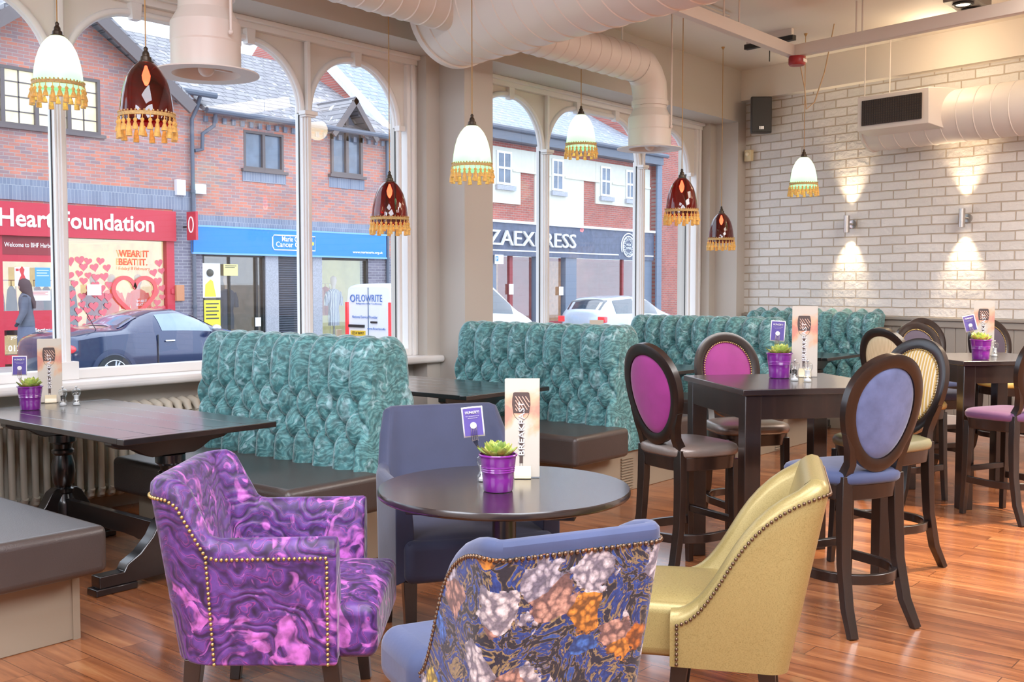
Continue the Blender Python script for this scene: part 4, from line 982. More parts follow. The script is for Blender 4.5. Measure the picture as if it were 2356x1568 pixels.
a=onz(1793,868,T3); potplant('succulent in a purple bucket on the near square high table',a); forksign('purple HUNGRY card on a fork, on the near square high table',a,0.06,off=(-0.0,0.03))
menu('tall breakfast menu on the near square high table',onz(1850,866,T3))
shaker('pepper','clear pepper mill on the near square high table',onz(1828,875,T3)); shaker('salt','clear salt mill on the near square high table',onz(1858,877,T3))
a=onz(2256,826,T3); potplant('succulent in a purple bucket on the high table at the right edge',a); forksign('tilted purple HUNGRY card on a fork, on the high table at the right edge',a,-0.25,off=(-0.02,0.03))
menu('tall breakfast menu on the high table at the right edge',onz(2262,817,T3)); shaker('salt','clear salt mill on the high table at the right edge',onz(2288,819,T3))
menu('breakfast menu peeking over the first teal bench by the white van',(5.13,5.95,T1),rz=0.6)
menu('breakfast menu peeking over the second teal bench below the silver car',(8.05,5.7,T1),rz=-0.7)
# ------------------------------------------------------------------ lights
def area(loc,rot,size,e,c,name='room_fill',sy=None):
    l=bpy.data.lights.new(name,'AREA'); l.energy=e; l.color=c; l.shape='RECTANGLE'; l.size=size; l.size_y=sy or size
    o=bpy.data.objects.new(name,l); col.objects.link(o); o.location=loc; o.rotation_euler=rot; o['kind']='helper'; return o
area((0.5,-1.5,4.0),(0,0,0),4.0,300,(0.96,0.98,1.0))  # unseen area lamps added overhead to fill the room with light
area((-2.5,2.5,4.0),(0,R(-25),0),3.0,190,(0.93,0.96,1.0))
area((1.5,2.2,4.02),(0,0,0),2.0,60,(0.98,0.98,1.0))
area((6.5,-1.2,4.0),(0,0,0),3.0,230,(1,0.93,0.84))
area((8.6,1.2,4.02),(0,0,0),1.8,55,(1,0.86,0.68))
for (x,y,tx,ty,e,sz) in ((7.6,0.9,6.75,1.75,850,38),(9.9,1.0,8.9,2.2,110,40),(5.6,0.2,5.6,0.9,90,36),(1.9,1.4,2.45,2.75,75,24),(3.2,0.6,3.0,2.6,45,30)):
    o=spot('ceiling_spot',(x,y,4.0),(0,0,0),e,R(sz),0.35,(1,0.74,0.42) if x>7 else (1,0.84,0.62),0.05); aim(o,(tx,ty,0.3))
for (x,y,e) in ((10.9,3.5,60),(10.5,1.0,70)):
    l=bpy.data.lights.new('wall_wash','POINT'); l.energy=e*0.13; l.color=(1,0.74,0.44); l.shadow_soft_size=0.15
    o=bpy.data.objects.new('wall_wash',l); col.objects.link(o); o.location=(x-0.3,y,3.8); o['kind']='helper'
for (x0,x1) in ((-2.9,1.7),(2.1,6.4),(7.3,11.3)):
    l=bpy.data.lights.new('window_daylight','AREA'); l.shape='RECTANGLE'; l.size=x1-x0; l.size_y=2.4; l.energy=1
    o=bpy.data.objects.new('window_daylight',l); col.objects.link(o); o.location=((x0+x1)/2,6.95,2.2); o.rotation_euler=(R(-90),0,0); l.cycles.is_portal=True; o['kind']='helper'
w=bpy.data.worlds.new('overcast'); sc.world=w; w.use_nodes=True; nt=w.node_tree; bg=nt.nodes['Background']
tc=nd(nt,'ShaderNodeTexCoord'); sp=nd(nt,'ShaderNodeSeparateXYZ'); nt.links.new(tc.outputs['Generated'],sp.inputs[0])
rr=ramp(nt,[(0.0,(0.62,0.70,0.82,1)),(0.5,(0.80,0.89,1.0,1)),(1.0,(0.92,0.96,1.0,1))]); mr=nd(nt,'ShaderNodeMapRange'); mr.inputs[1].default_value=-1; nt.links.new(sp.outputs[2],mr.inputs[0]); nt.links.new(mr.outputs[0],rr.inputs['Fac']); nt.links.new(rr.outputs['Color'],bg.inputs['Color'])
bg.inputs['Strength'].default_value=1.5
sc.view_settings.view_transform='Standard'; sc.view_settings.look='None'; sc.view_settings.exposure=0.95; sc.view_settings.gamma=1.08
sc.view_settings.use_white_balance=True; sc.view_settings.white_balance_temperature=6000; sc.view_settings.white_balance_tint=10
sc.cycles.use_denoising=True; sc.cycles.max_bounces=8; sc.cycles.diffuse_bounces=4; sc.cycles.glossy_bounces=3; sc.cycles.transparent_max_bounces=12; sc.cycles.transmission_bounces=6
sc.cycles.sample_clamp_indirect=6; sc.cycles.caustics_reflective=False; sc.cycles.caustics_refractive=False
sc.cycles.use_adaptive_sampling=True; sc.cycles.adaptive_threshold=0.02
# ------------------------------------------------------------------ street
FY=21.0
def fp(px,py,Y=None): q=ony(px,py,Y or FY); return q.x,q.z
redbrick=brickmat('street_brick',rgb(206,128,106),rgb(142,126,132),rgb(172,160,156),0.225,0.07,0.008,bump=0.3,vary=0.3)
greybrick=brickmat('grey_brick',rgb(128,124,140),rgb(104,100,116),rgb(160,158,166),0.225,0.07,0.008,bump=0.3,vary=0.2)
soldier=brickmat('soldier_course',rgb(134,142,160),rgb(116,124,144),rgb(164,168,178),0.075,0.5,0.006,bump=0.3,vary=0.15)
redbrick2=brickmat('deep_red_brick',rgb(176,96,84),rgb(150,84,78),rgb(160,140,132),0.225,0.07,0.008,bump=0.3,vary=0.3)
def slatemat(name,c1,c2,c3):
    m,nt,b=newmat(name); L=nt.links
    tc=nd(nt,'ShaderNodeTexCoord'); sp=nd(nt,'ShaderNodeSeparateXYZ'); L.new(tc.outputs['Object'],sp.inputs[0]); cb=nd(nt,'ShaderNodeCombineXYZ'); L.new(sp.outputs[0],cb.inputs[0]); L.new(sp.outputs[2],cb.inputs[1])
    bt=nd(nt,'ShaderNodeTexBrick'); bt.inputs['Scale'].default_value=1; bt.inputs['Brick Width'].default_value=0.33; bt.inputs['Row Height'].default_value=0.14; bt.inputs['Mortar Size'].default_value=0.012; bt.inputs['Mortar Smooth'].default_value=0.2
    bt.inputs['Color1'].default_value=c1; bt.inputs['Color2'].default_value=c2; bt.inputs['Mortar'].default_value=c3; L.new(cb.outputs[0],bt.inputs['Vector'])
    n=nd(nt,'ShaderNodeTexNoise',Scale=5.0,Detail=6.0); L.new(tc.outputs['Object'],n.inputs['Vector']); r=ramp(nt,[(0.60,(0,0,0,1)),(0.68,(1,1,1,1))]); L.new(n.outputs['Fac'],r.inputs['Fac'])
    mx=nd(nt,'ShaderNodeMixRGB'); L.new(r.outputs['Color'],mx.inputs['Fac']); L.new(bt.outputs['Color'],mx.inputs['Color1']); mx.inputs['Color2'].default_value=rgb(206,208,210)
    L.new(mx.outputs['Color'],b.inputs['Base Color']); b.inputs['Roughness'].default_value=0.7
    bp=nd(nt,'ShaderNodeBump',invert=True); bp.inputs['Strength'].default_value=0.6; bp.inputs['Distance'].default_value=0.03; L.new(bt.outputs['Fac'],bp.inputs['Height']); L.new(bp.outputs['Normal'],b.inputs['Normal'])
    return m
tiles=slatemat('roof_tiles',rgb(150,148,152),rgb(134,132,138),rgb(84,84,92))
slates=slatemat('roof_slates',rgb(158,166,178),rgb(146,156,170),rgb(120,128,142))
brownf=mat('brown_frame',rgb(98,88,88),0.5); gutterm=mat('gutter_grey',rgb(84,92,108),0.4)
redp=mat('shop_red',rgb(196,34,58),0.45); redd=mat('shop_dark_red',rgb(140,30,40),0.45)
bluep=mat('shop_blue',rgb(24,128,222),0.4); whitep=mat('sign_white',rgb(250,250,250),0.4,emit=(1,1,1,1),es=0.15)
renderm=mat('cream_render',rgb(214,212,198),0.8,var=0.03); sashw=mat('sash_white',rgb(240,242,246),0.4)
slatefas=mat('slate_fascia',rgb(84,92,116),0.5,var=0.2,vscale=6); greyp=mat('grey_paint',rgb(104,118,140),0.5)
dglass=mat('dark_window',rgb(96,110,130),0.08,spec=0.8,var=0.35,vscale=2); lglass=mat('lit_window',rgb(210,200,160),0.3,emit=(1,0.86,0.55,1),es=0.35,var=0.4,vscale=3)
stone=mat('speckled_stone',rgb(168,170,180),0.6,var=0.2,vscale=40)
asph=mat('asphalt',rgb(120,122,128),0.85,var=0.15,vscale=6); pave=mat('paving',rgb(176,174,172),0.8,var=0.1,vscale=3)
shopin=mat('shop_interior',rgb(240,214,160),0.8,emit=(1,0.78,0.45,1),es=0.28,var=0.4,vscale=2.2); shopdk=mat('shop_interior_dark',rgb(96,84,72),0.8,emit=(1,0.8,0.5,1),es=0.06,var=0.5,vscale=2.5)  # walls glow by themselves, standing in for lamps inside the shops
shopye=mat('shop_interior_yellow',rgb(224,222,160),0.8,emit=(0.9,0.9,0.5,1),es=0.15,var=0.2,vscale=2)
shopgl=glassmat('shop_glass',(0.96,0.98,1,1),0.10)
struct(MB().box(-25,70,10.2,17.7,-0.3,-0.2).build('road',asph,smooth=0))
struct(MB().box(-25,70,6.9,10.2,-0.3,-0.08).build('pavement_near',pave,smooth=0))
struct(MB().box(-25,70,17.7,21.2,-0.3,-0.1).build('pavement_far',pave,smooth=0))
def B(name,m,par,*boxes,**k):
    mb=MB()
    for b in boxes: mb.box(*b)
    return mb.build(name,m,par,smooth=0,**k)
# ---- building A
A=thing('brick_shop_building','red brick shop building with a brown gable and leaded upstairs window','building',(0,0,0))
def rectwall(mb,x0,x1,z0,z1,y,holes):
    # wall front with rectangular holes: split in columns
    xs=sorted(set([x0,x1]+[h[0] for h in holes]+[h[1] for h in holes])); 
    for a,b in zip(xs[:-1],xs[1:]):
        hs=sorted([(h[2],h[3]) for h in holes if h[0]<=a+1e-6 and h[1]>=b-1e-6]); z=z0
        for u,v in hs:
            if u>z: mb.box(a,b,y,y+0.3,z,u)
            z=v
        if z1>z: mb.box(a,b,y,y+0.3,z,z1)
    return mb
mb=MB(); rectwall(mb,2.0,13.86,2.49,5.9,FY,[(8.9,11.6,4.66,5.82)])
mb.prism([(8.2,5.9),(13.0,5.9),(10.6,7.45)],'y',FY,FY+0.3)
mb.box(13.30,13.86,FY,FY+0.3,-0.1,2.49).box(2.0,8.6,FY,FY+0.3,-0.1,2.49)
mb.build('brick_wall',redbrick,A,smooth=0)
B('soldier_course',soldier,A,(2,13.86,FY-0.03,FY+0.02,3.2,3.62)); B('grey_brick_pier',greybrick,A,(13.27,13.86,FY-0.04,FY+0.02,-0.1,3.2))
def casement(par,x0,x1,z0,z1,Y,n,glass,leads=0,sill=True,fm=None,t=0.06):
    fm=fm or brownf
    f=MB().box(x0,x1,Y-0.06,Y+0.06,z1-t,z1).box(x0,x1,Y-0.06,Y+0.06,z0,z0+t).box(x0,x0+t,Y-0.06,Y+0.06,z0+t,z1-t).box(x1-t,x1,Y-0.06,Y+0.06,z0+t,z1-t)
    for i in range(1,n): x=x0+(x1-x0)*i/n; f.box(x-t/2-0.01,x+t/2+0.01,Y-0.055,Y+0.06,z0+t,z1-t)
    if sill: f.box(x0-0.08,x1+0.08,Y-0.14,Y+0.02,z0-0.07,z0-0.001)
    w_=f.build('window_frame',fm,par,smooth=0)
    MB().box(x0+t/2,x1-t/2,Y+0.02,Y+0.03,z0,z1).build('window_pane',glass,w_,smooth=0)
    if leads:
        g=MB()
        for i in range(n):
            a=x0+(x1-x0)*i/n; w2=(x1-x0)/n
            for k in range(1,leads): x=a+w2*k/leads; g.box(x-0.012,x+0.012,Y,Y+0.02,z0,z1)
        for k in range(1,4): z=z0+(z1-z0)*k/4; g.box(x0,x1,Y,Y+0.02,z-0.012,z+0.012)
        g.build('glazing_bars',fm,w_,smooth=0)
    return w_
casement(A,8.9,11.6,4.66,5.82,FY+0.05,4,lglass,leads=2)
def slab(mb,p,t=0.1):
    # p four corners, thicken down
    vs=[Vector(q) for q in p]; n=(vs[1]-vs[0]).cross(vs[3]-vs[0]).normalized()*t
    if n.z>0: n=-n
    return mb.add([tuple(v) for v in vs]+[tuple(v+n) for v in vs],[(0,1,2,3),(7,6,5,4)]+[(i,(i+1)%4,(i+1)%4+4,i+4) for i in range(4)])
r=MB(); slab(r,[(12.7,20.7,5.85),(14.15,20.7,5.85),(14.15,25,8.0),(12.7,25,8.0)]); slab(r,[(2,20.7,5.85),(7.9,20.7,5.85),(7.9,25,8.0),(2,25,8.0)]); slab(r,[(7.9,22.4,6.7),(12.7,22.4,6.7),(12.7,25,8.0),(7.9,25,8.0)]); slab(r,[(2,29.3,5.85),(14.15,29.3,5.85),(14.15,25,8.0),(2,25,8.0)])
r.build('tiled_roof',tiles,A,smooth=0)
r=MB()
for s in (-1,1): slab(r,[(10.6+s*2.9,20.45,5.62),(10.6,20.45,7.75),(10.6,25.5,7.75),(10.6+s*2.9,23.5,5.62)],0.08)
r.build('gable_roof',tiles,A,smooth=0)
r=MB()
for s in (-1,1): slab(r,[(10.6+s*2.95,20.40,5.50),(10.6,20.40,7.66),(10.6,20.48,7.66),(10.6+s*2.95,20.48,5.50)],0.26)
r.build('bargeboard',brownf,A,smooth=0)
MB().tube([(12.9,20.62,5.80),(14.2,20.62,5.80)],0.07,8).build('gutter',gutterm,A)
# ---- A shopfront
sA=bpy.data.objects.new('shopfront',None); col.objects.link(sA); sA.parent=A; sA['label']='red framed shop window and door, warmly lit inside'
B('back_wall',shopin,sA,(8.6,13.3,24.0,24.1,-0.1,2.6),(8.6,8.65,21.3,24,-0.1,2.6),(13.25,13.3,21.3,24,-0.1,2.6),(8.6,13.3,21.3,24,2.49,2.55)); B('shop_floor',shopdk,sA,(8.6,13.3,21.0,24,-0.1,-0.05))
B('red_frame',redp,sA,(13.08,13.27,FY-0.05,FY+0.1,-0.1,2.49),(9.30,9.48,FY-0.02,FY+0.1,-0.1,2.49),(10.62,10.8,FY-0.02,FY+0.1,-0.1,2.49),(9.48,10.7,FY,FY+0.08,1.98,2.12),(9.48,10.7,FY,FY+0.08,0.62,1.0),(9.48,10.7,FY,FY+0.08,-0.1,0.12),(10.8,13.1,FY,FY+0.1,-0.1,0.22),(8.6,9.3,FY,FY+0.1,-0.1,0.5))
pn=B('transom_panel',redd,sA,(9.48,10.7,FY-0.01,FY+0.05,2.12,2.49)); text('Welcome to BHF Harborne',whitep,sA,(9.52,FY-0.02,2.27),w=1.1,h=0.09)
B('shop_glass',shopgl,sA,(10.8,13.1,FY+0.05,FY+0.055,0.2,2.5),(9.48,10.65,FY+0.05,FY+0.055,0.1,2.0))
text('WEAR IT',mat('orange_vinyl',rgb(236,84,50),0.5,emit=(1,0.15,0.04,1),es=0.12),sA,(11.95,FY-0.0,2.12),w=0.72,h=0.15,bold=0.03,name='window_lettering')
ov_=bpy.data.materials['orange_vinyl']
text('BEAT IT.',ov_,sA,(11.95,FY,1.94),w=0.68,h=0.15,bold=0.03,name='window_lettering'); text('Friday 8 February',ov_,sA,(11.95,FY,1.82),w=0.74,h=0.09,name='window_lettering')
text('Collection of',whitep,sA,(9.95,FY-0.02,0.86-0.3),w=0.6,h=0.09,name='window_lettering'); text('your unwanted things',whitep,sA,(9.6,FY-0.02,0.43),w=1.05,h=0.09,name='window_lettering'); text('0121 426 4648',whitep,sA,(9.55,FY-0.02,0.20),w=1.0,h=0.12,name='window_lettering')
q=thing('shop_sign','long red fascia sign with white rounded lettering over the charity shop','sign',(0,0,0))
MB().box(8.6,13.27,FY-0.14,FY+0.05,2.49,3.15).build('fascia_board',redp,q,smooth=0); text('British Heart Foundation',whitep,q,(12.72,FY-0.15,2.66),w=4.72,h=0.36,align='RIGHT',bold=0.02)
# hearts
def heartpts(s,n=28):
    P=[]
    for i in range(n):
        a=2*PI*i/n; P.append((s*(16*math.sin(a)**3)/16,s*(13*math.cos(a)-5*math.cos(2*a)-2*math.cos(3*a)-math.cos(4*a))/16))
    return P
pink=mat('heart_pink',rgb(220,104,116),0.6); hm=None
hs=[]
for k in range(9):
    c_=random.choice([rgb(120,40,44),rgb(90,70,60),rgb(60,60,70),rgb(150,120,90),rgb(170,60,60)]); x_=9.6+k*0.26 if k<4 else 10.95+(k-4)*0.19
    w_=0.10; tag(MB().loft([[(x_+w*math.cos(2*PI*i/12),22.6+0.2*math.sin(2*PI*i/12)*d,z) for i in range(12)] for z,w,d in((0.45,.11,1),(1.1,.09,1),(1.42,.06,.7),(1.5,.02,.2))]).tube([(x_,22.6,1.5),(x_,22.6,1.62)],.008,6).build('hanging_garment',mat('garment_cloth',c_,0.85,var=0.2),smooth=60),'coloured garment hanging inside the charity shop window','garment','garments on rails in the red fronted shop')
for xa,xb in ((9.5,10.5),(10.85,11.8)): tag(MB().tube([(xa,22.6,1.62),(xb,22.6,1.62)],.014,8).tube([(xa+.02,22.6,1.62),(xa+.02,22.6,-.05)],.012,8).tube([(xb-.02,22.6,1.62),(xb-.02,22.6,-.05)],.012,8).build('clothes_rail',chrome),'chrome clothes rail inside the charity shop '+('door' if xa<10 else 'window'),'clothes rail')

for _ in range(1500):
    x=random.uniform(10.85,13.02); z=random.uniform(0.42,2.05)
    if 11.75<x<12.85 and z>0.75 and not(z<0.8): 
        if z>0.7 and x<12.78: continue
    if all(math.hypot(x-a,z-b)>0.155 for a,b in hs): hs.append((x,z))
    if len(hs)>=75: break
for i,(x,z) in enumerate(hs):
    if i==0: hm=MB().prism(heartpts(0.095),'y',-0.004,0).build('paper_heart',pink,smooth=0); o=hm
    else: o=hm.copy(); col.objects.link(o)
    o.location=(x,FY+0.04,z); s=random.uniform(0.8,1.15); o.scale=(s,1,s); o.rotation_euler=(0,random.uniform(-.3,.3),0)
    tag(o,'small pink paper heart stuck inside the charity shop window','paper heart','paper hearts in the shop window')
hp_=heartpts(0.50,60); q=MB()
q.tube([(x*1.0,0,z) for x,z in hp_],0.045,6,loop=True,sq=(1,0.4),up=(0,1,0)); o=q.build('heart_outline',mat('heart_red',rgb(226,84,86),0.5),loc=(12.33,FY+0.02,1.30),smooth=60); tag(o,'large red outlined heart decal around the mannequins in the shop window','heart decal')
def mannequin(label,x,y,shirt,cat='mannequin',txt=False):
    t=thing('mannequin',label,cat,(x,y,0)); sk=mat('mannequin_skin',rgb(240,216,190),0.5)
    def body(secs): 
        return MB().loft([[(w*math.cos(2*PI*i/20),d*math.sin(2*PI*i/20),z) for i in range(20)] for z,w,d in secs])
    body([(0.45,0.17,0.12),(0.7,0.18,0.12),(0.9,0.15,0.11),(1.15,0.19,0.13),(1.3,0.21,0.12),(1.38,0.16,0.09),(1.42,0.07,0.06)]).tube([(-0.19,0,1.33),(-0.25,0,1.15),(-0.27,0,0.98)],[0.06,0.06,0.05],10).tube([(0.19,0,1.33),(0.25,0,1.15),(0.27,0,0.98)],[0.06,0.06,0.05],10).build('top',shirt,t,smooth=60)
    body([(1.40,0.055,0.05),(1.5,0.05,0.05),(1.55,0.07,0.08),(1.64,0.085,0.1),(1.72,0.07,0.085),(1.76,0.02,0.02)]).build('head',sk,t,smooth=60)
    body([(0.02,0.1,0.1),(0.05,0.03,0.03),(0.46,0.03,0.03)]).build('stand',steel,t,smooth=40)
    if txt: text('WEAR IT',whitep,t,(0,-0.14,1.13),w=0.26,h=0.06,align='CENTER',bold=0.02); text('BEAT IT.',whitep,t,(0,-0.14,1.05),w=0.26,h=0.06,align='CENTER',bold=0.02)
    return t
orsh=mat('orange_shirt',rgb(244,78,34),0.6,emit=(1,0.2,0.05,1),es=0.12); mannequin('mannequin in an orange slogan T-shirt in the charity shop window',12.75,21.6,orsh,txt=True)
mannequin('mannequin in an orange top left of the slogan T-shirt mannequin',12.28,21.9,orsh); mannequin('mannequin in a dark red jacket in the charity shop window',11.7,21.6,mat('red_jacket',rgb(150,20,40),0.6))
def poster(label,px0,py0,px1,py1,m,off=0.08,extra=None):
    x0,z1=fp(px0,py0,FY-off); x1,z0=fp(px1,py1,FY-off)
    t=tag(MB().box(x0,x1,FY-off-0.01,FY-off,z0,z1).build('poster',m,smooth=0),label,'poster'); 
    if extra: extra(t,x0,x1,z0,z1,FY-off-0.012)
    return t
white2=mat('paper_white',rgb(240,238,244),0.6); redfig=mat('print_red',rgb(206,60,60),0.6); posterblue=mat('poster_blue',rgb(90,160,226),0.6); yel=mat('poster_yellow',rgb(244,230,60),0.6); pale=mat('print_pale',rgb(200,220,240),0.6); dk=mat('print_dark',rgb(80,80,70),0.6)
def redlady(t,x0,x1,z0,z1,y):
    c=(x0+x1)/2; MB().prism([(c-0.04,z0+.05),(c+0.1,z0+0.08),(c+0.03,z0+0.25),(c+0.05,z0+0.33),(c,z0+0.4),(c-0.06,z0+0.33),(c-0.02,z0+0.22),(c-0.07,z0+0.12)],'y',y,y+0.002).box(x0+0.02,x0+0.08,y,y+0.002,z1-0.08,z1-0.03).build('red_figure',redfig,t,smooth=0)
poster('white poster with a red figure on the charity shop door',33,614,68,658,white2,extra=redlady)
def bars(m,n=4):
    def f(t,x0,x1,z0,z1,y):
        b=MB(); w=x1-x0; h=z1-z0
        for i in range(n): b.box(x0+w*0.1,x0+w*(0.9-0.12*(i%2)),y,y+0.002,z1-h*(0.12+0.14*i)-h*0.05,z1-h*(0.12+0.14*i))
        b.build('print_lines',m,t,smooth=0)
    return f
poster('blue poster on the charity shop door',80,615,116,659,posterblue,extra=bars(pale,3))
poster('white opening notice on the red rail of the charity shop door',62,668,116,691,white2,extra=bars(redfig,3))
poster('blank white sheet stuck in the middle of the charity shop window',200,654,233,679,white2)
# ---- building B
Bb=thing('brick_shop_building','pinkish brick shop building with a small pointed dormer window','building',(0,0,0))
mb=MB(); rectwall(mb,13.86,20.0,2.24,5.5,FY,[(15.2,16.37,4.28,5.19),(17.85,18.92,4.36,5.5)])
mb.box(13.86,13.98,FY,FY+0.3,-0.1,2.24)
mb.build('brick_wall',redbrick,Bb,smooth=0)
B('grey_brick_pier',greybrick,Bb,(13.86,14.0,FY-0.04,FY+0.02,-0.1,2.24),(19.1,20.0,FY-0.04,FY+0.3,-0.1,2.24)); B('stone_pier',stone,Bb,(15.75,16.13,FY-0.06,FY+0.2,-0.1,2.24),(17.2,17.5,FY-0.06,FY+0.2,-0.1,2.24))
B('soldier_course',soldier,Bb,(13.86,20.0,FY-0.03,FY+0.02,2.85,3.12),(15.15,16.42,FY-0.02,FY+0.02,3.98,4.24),(17.8,19.0,FY-0.02,FY+0.02,4.02,4.28))
dn=MB()
for i in range(24): dn.box(14.1+i*0.25,14.2+i*0.25,FY-0.06,FY,5.25,5.38)
dn.build('dentil_bricks',soldier,Bb,smooth=0)
r=MB(); slab(r,[(14.0,20.7,5.5),(20.1,20.7,5.5),(20.1,25,8.0),(14.0,25,8.0)]); slab(r,[(14.0,29,5.5),(20.1,29,5.5),(20.1,25,8.0),(14.0,25,8.0)]); r.build('tiled_roof',tiles,Bb,smooth=0)
MB().tube([(13.95,20.62,5.46),(20.15,20.62,5.46)],0.07,8).build('gutter',gutterm,Bb)
casement(Bb,15.2,16.37,4.28,5.19,FY+0.05,2,dglass)
w_=MB().box(17.85,18.92,FY-0.06,FY+0.06,4.36,4.43).box(17.85,17.92,FY-0.06,FY+0.06,4.43,5.5).box(18.85,18.92,FY-0.06,FY+0.06,4.43,5.5).box(18.34,18.43,FY-0.06,FY+0.06,4.43,6.05).box(17.77,19.0,FY-0.12,FY,4.29,4.36).build('dormer_frame',brownf,Bb,smooth=0)
MB().prism([(17.9,4.4),(18.87,4.4),(18.87,5.5),(18.385,6.1),(17.9,5.5)],'y',FY+0.02,FY+0.03).build('dormer_pane',dglass,w_,smooth=0)
r=MB(); b2=MB()
for s in (-1,1):
    slab(r,[(18.385+s*0.78,20.62,5.38),(18.385,20.62,6.36),(18.385,22.2,6.36),(18.385+s*0.78,21.0,5.38)],0.06); slab(b2,[(18.385+s*0.80,20.58,5.34),(18.385,20.58,6.34),(18.385,20.64,6.34),(18.385+s*0.80,20.64,5.34)],0.14)
r.build('dormer_roof',tiles,Bb,smooth=0); b2.build('dormer_bargeboard',brownf,Bb,smooth=0)
# drain pipes
def pipe(label,x,ztop,zbot=-0.1,Y=20.9,r=0.045,jog=None):
    pts=[(x,Y,zbot),(x,Y,ztop-0.5)]+([(x+0.12,Y-0.02,ztop-0.25),(x+0.12,Y-0.15,ztop)] if jog else [(x,Y,ztop)])
    mb=MB().tube(pts,r,10)
    for z in (1.0,2.2,3.6): mb.lathe([(r+0.015,0),(r+0.015,0.06)],(x,Y,z),12)
    tag(mb.build('drainpipe',gutterm,smooth=50),label,'drainpipe')
pipe('blue grey drainpipe between the two brick shops',13.74,5.75,jog=1); pipe('blue grey drainpipe at the right end of the blue fronted shop',19.75,5.4)
t=thing('downpipe_swan_neck','kinked upper pipe joining the drainpipe between the two brick shops','drainpipe',(0,0,0)); MB().tube([(14.25,20.72,5.45),(14.25,20.8,5.15),(14.0,20.88,4.95),(14.0,20.9,4.6),(13.8,20.9,4.55)],0.045,10).build('pipe',gutterm,t)
# ---- B shopfront
sB=bpy.data.objects.new('shopfront',None); col.objects.link(sB); sB.parent=Bb; sB['label']='dark window, slatted shutter and yellow lit window'
B('dark_interior',shopdk,sB,(13.95,16.2,23.2,23.3,-0.1,2.24),(13.95,19.2,21.3,23.3,2.2,2.24),(16.1,16.2,21.2,23.2,-0.1,2.24),(13.95,19.2,21.0,23.3,-0.1,-0.05)); B('yellow_interior',shopye,sB,(17.2,19.2,23.2,23.3,-0.1,2.24),(17.2,17.3,21.2,23.2,-0.1,2.24),(19.1,19.2,21.2,23.2,-0.1,2.24))
sh=MB().box(16.13,17.2,FY+0.1,FY+0.12,-0.1,2.24)
for i in range(40): sh.box(16.13,17.2,FY+0.06,FY+0.09,-0.05+i*0.057,-0.02+i*0.057)
sh.build('slatted_shutter',mat('shutter_dark',rgb(70,74,88),0.5),sB,smooth=0)
B('window_frame',black,sB,(14.0,14.06,FY-0.02,FY+0.08,-0.1,2.24),(14.75,14.78,FY,FY+0.08,-0.1,2.24),(15.5,15.56,FY,FY+0.08,-0.1,2.24),(15.69,15.75,FY-0.02,FY+0.08,-0.1,2.24),(14.0,15.75,FY-0.02,FY+0.08,2.18,2.24),(17.5,19.1,FY-0.02,FY+0.08,2.16,2.24),(19.04,19.1,FY-0.02,FY+0.08,-0.1,2.24))
B('shop_glass',shopgl,sB,(14.0,15.75,FY+0.05,FY+0.055,-0.1,2.2),(17.5,19.1,FY+0.05,FY+0.055,-0.1,2.2))
q=thing('shop_sign','bright blue fascia sign with a white outlined badge and web address','sign',(0,0,0))
MB().box(13.7,19.64,FY-0.16,FY+0.05,2.24,2.86).build('fascia_board',bluep,q,smooth=0)
MB().box(13.68,19.66,FY-0.17,FY-0.1,2.22,2.26).box(13.68,19.66,FY-0.17,FY-0.1,2.84,2.88).build('fascia_edge',mat('edge_blue',rgb(120,176,236),0.4),q,smooth=0)
x0,z1=fp(627,540,FY-.17); x1,z0=fp(725,577,FY-.17)
MB().tube([(x0+.05,FY-0.17,z1),(x1,FY-.17,z1),(x1,FY-.17,z0),(x0+.05,FY-.17,z0),(x0,FY-.17,z0+.08),(x0,FY-.17,z1-.05)],0.014,6,loop=True).build('badge_outline',whitep,q)
text('Marie Curie',whitep,q,(x0+0.28,FY-.17,(z0+z1)/2+0.03),w=0.72,h=0.13,bold=0.01); text('Cancer Care',whitep,q,(x0+0.10,FY-.17,z0+0.07),w=0.92,h=0.13,bold=0.01); text('www.mariecurie.org.uk',whitep,q,(19.5,FY-.17,2.33),w=1.06,h=0.08,align='RIGHT',bold=0.01)
df=MB()
for a in range(6):
    an=a*PI/3; df.prism([(x1-0.2+0.05*math.cos(an),(z0+z1)/2+0.05*math.sin(an)),(x1-0.2+0.15*math.cos(an-0.35),(z0+z1)/2+0.15*math.sin(an-0.35)),(x1-0.2+0.17*math.cos(an),(z0+z1)/2+0.17*math.sin(an)),(x1-0.2+0.15*math.cos(an+0.35),(z0+z1)/2+0.15*math.sin(an+0.35))],'y',FY-.172,FY-.165)
df.build('daffodil_emblem',yel,q,smooth=0)
poster('photo poster of a person in a yellow tabard in the dark shop window',464,605,507,684,white2,off=0.02,extra=lambda t,x0,x1,z0,z1,y:(MB().prism([(x0+.06,z0+.02),(x1-.12,z0+.02),(x1-.2,z0+.38),(x0+.22,z0+.42),(x0+.08,z0+.3)],'y',y,y+.002).build('tabard_print',yel,t,smooth=0),MB().ball(((x0+x1)/2-.04,y,z1-.22),.09,12,8).build('hair_print',dk,t)))
poster('large yellow text poster low in the dark shop window',469,690,507,749,yel,off=0.02,extra=bars(dk,5)); poster('pale yellow notice high in the dark shop window',514,607,547,634,mat('notice_yellow',rgb(240,226,150),0.6),off=0.02,extra=bars(dk,2)); poster('small white sticker low on the dark shop window',587,730,600,750,white2,off=0.02)
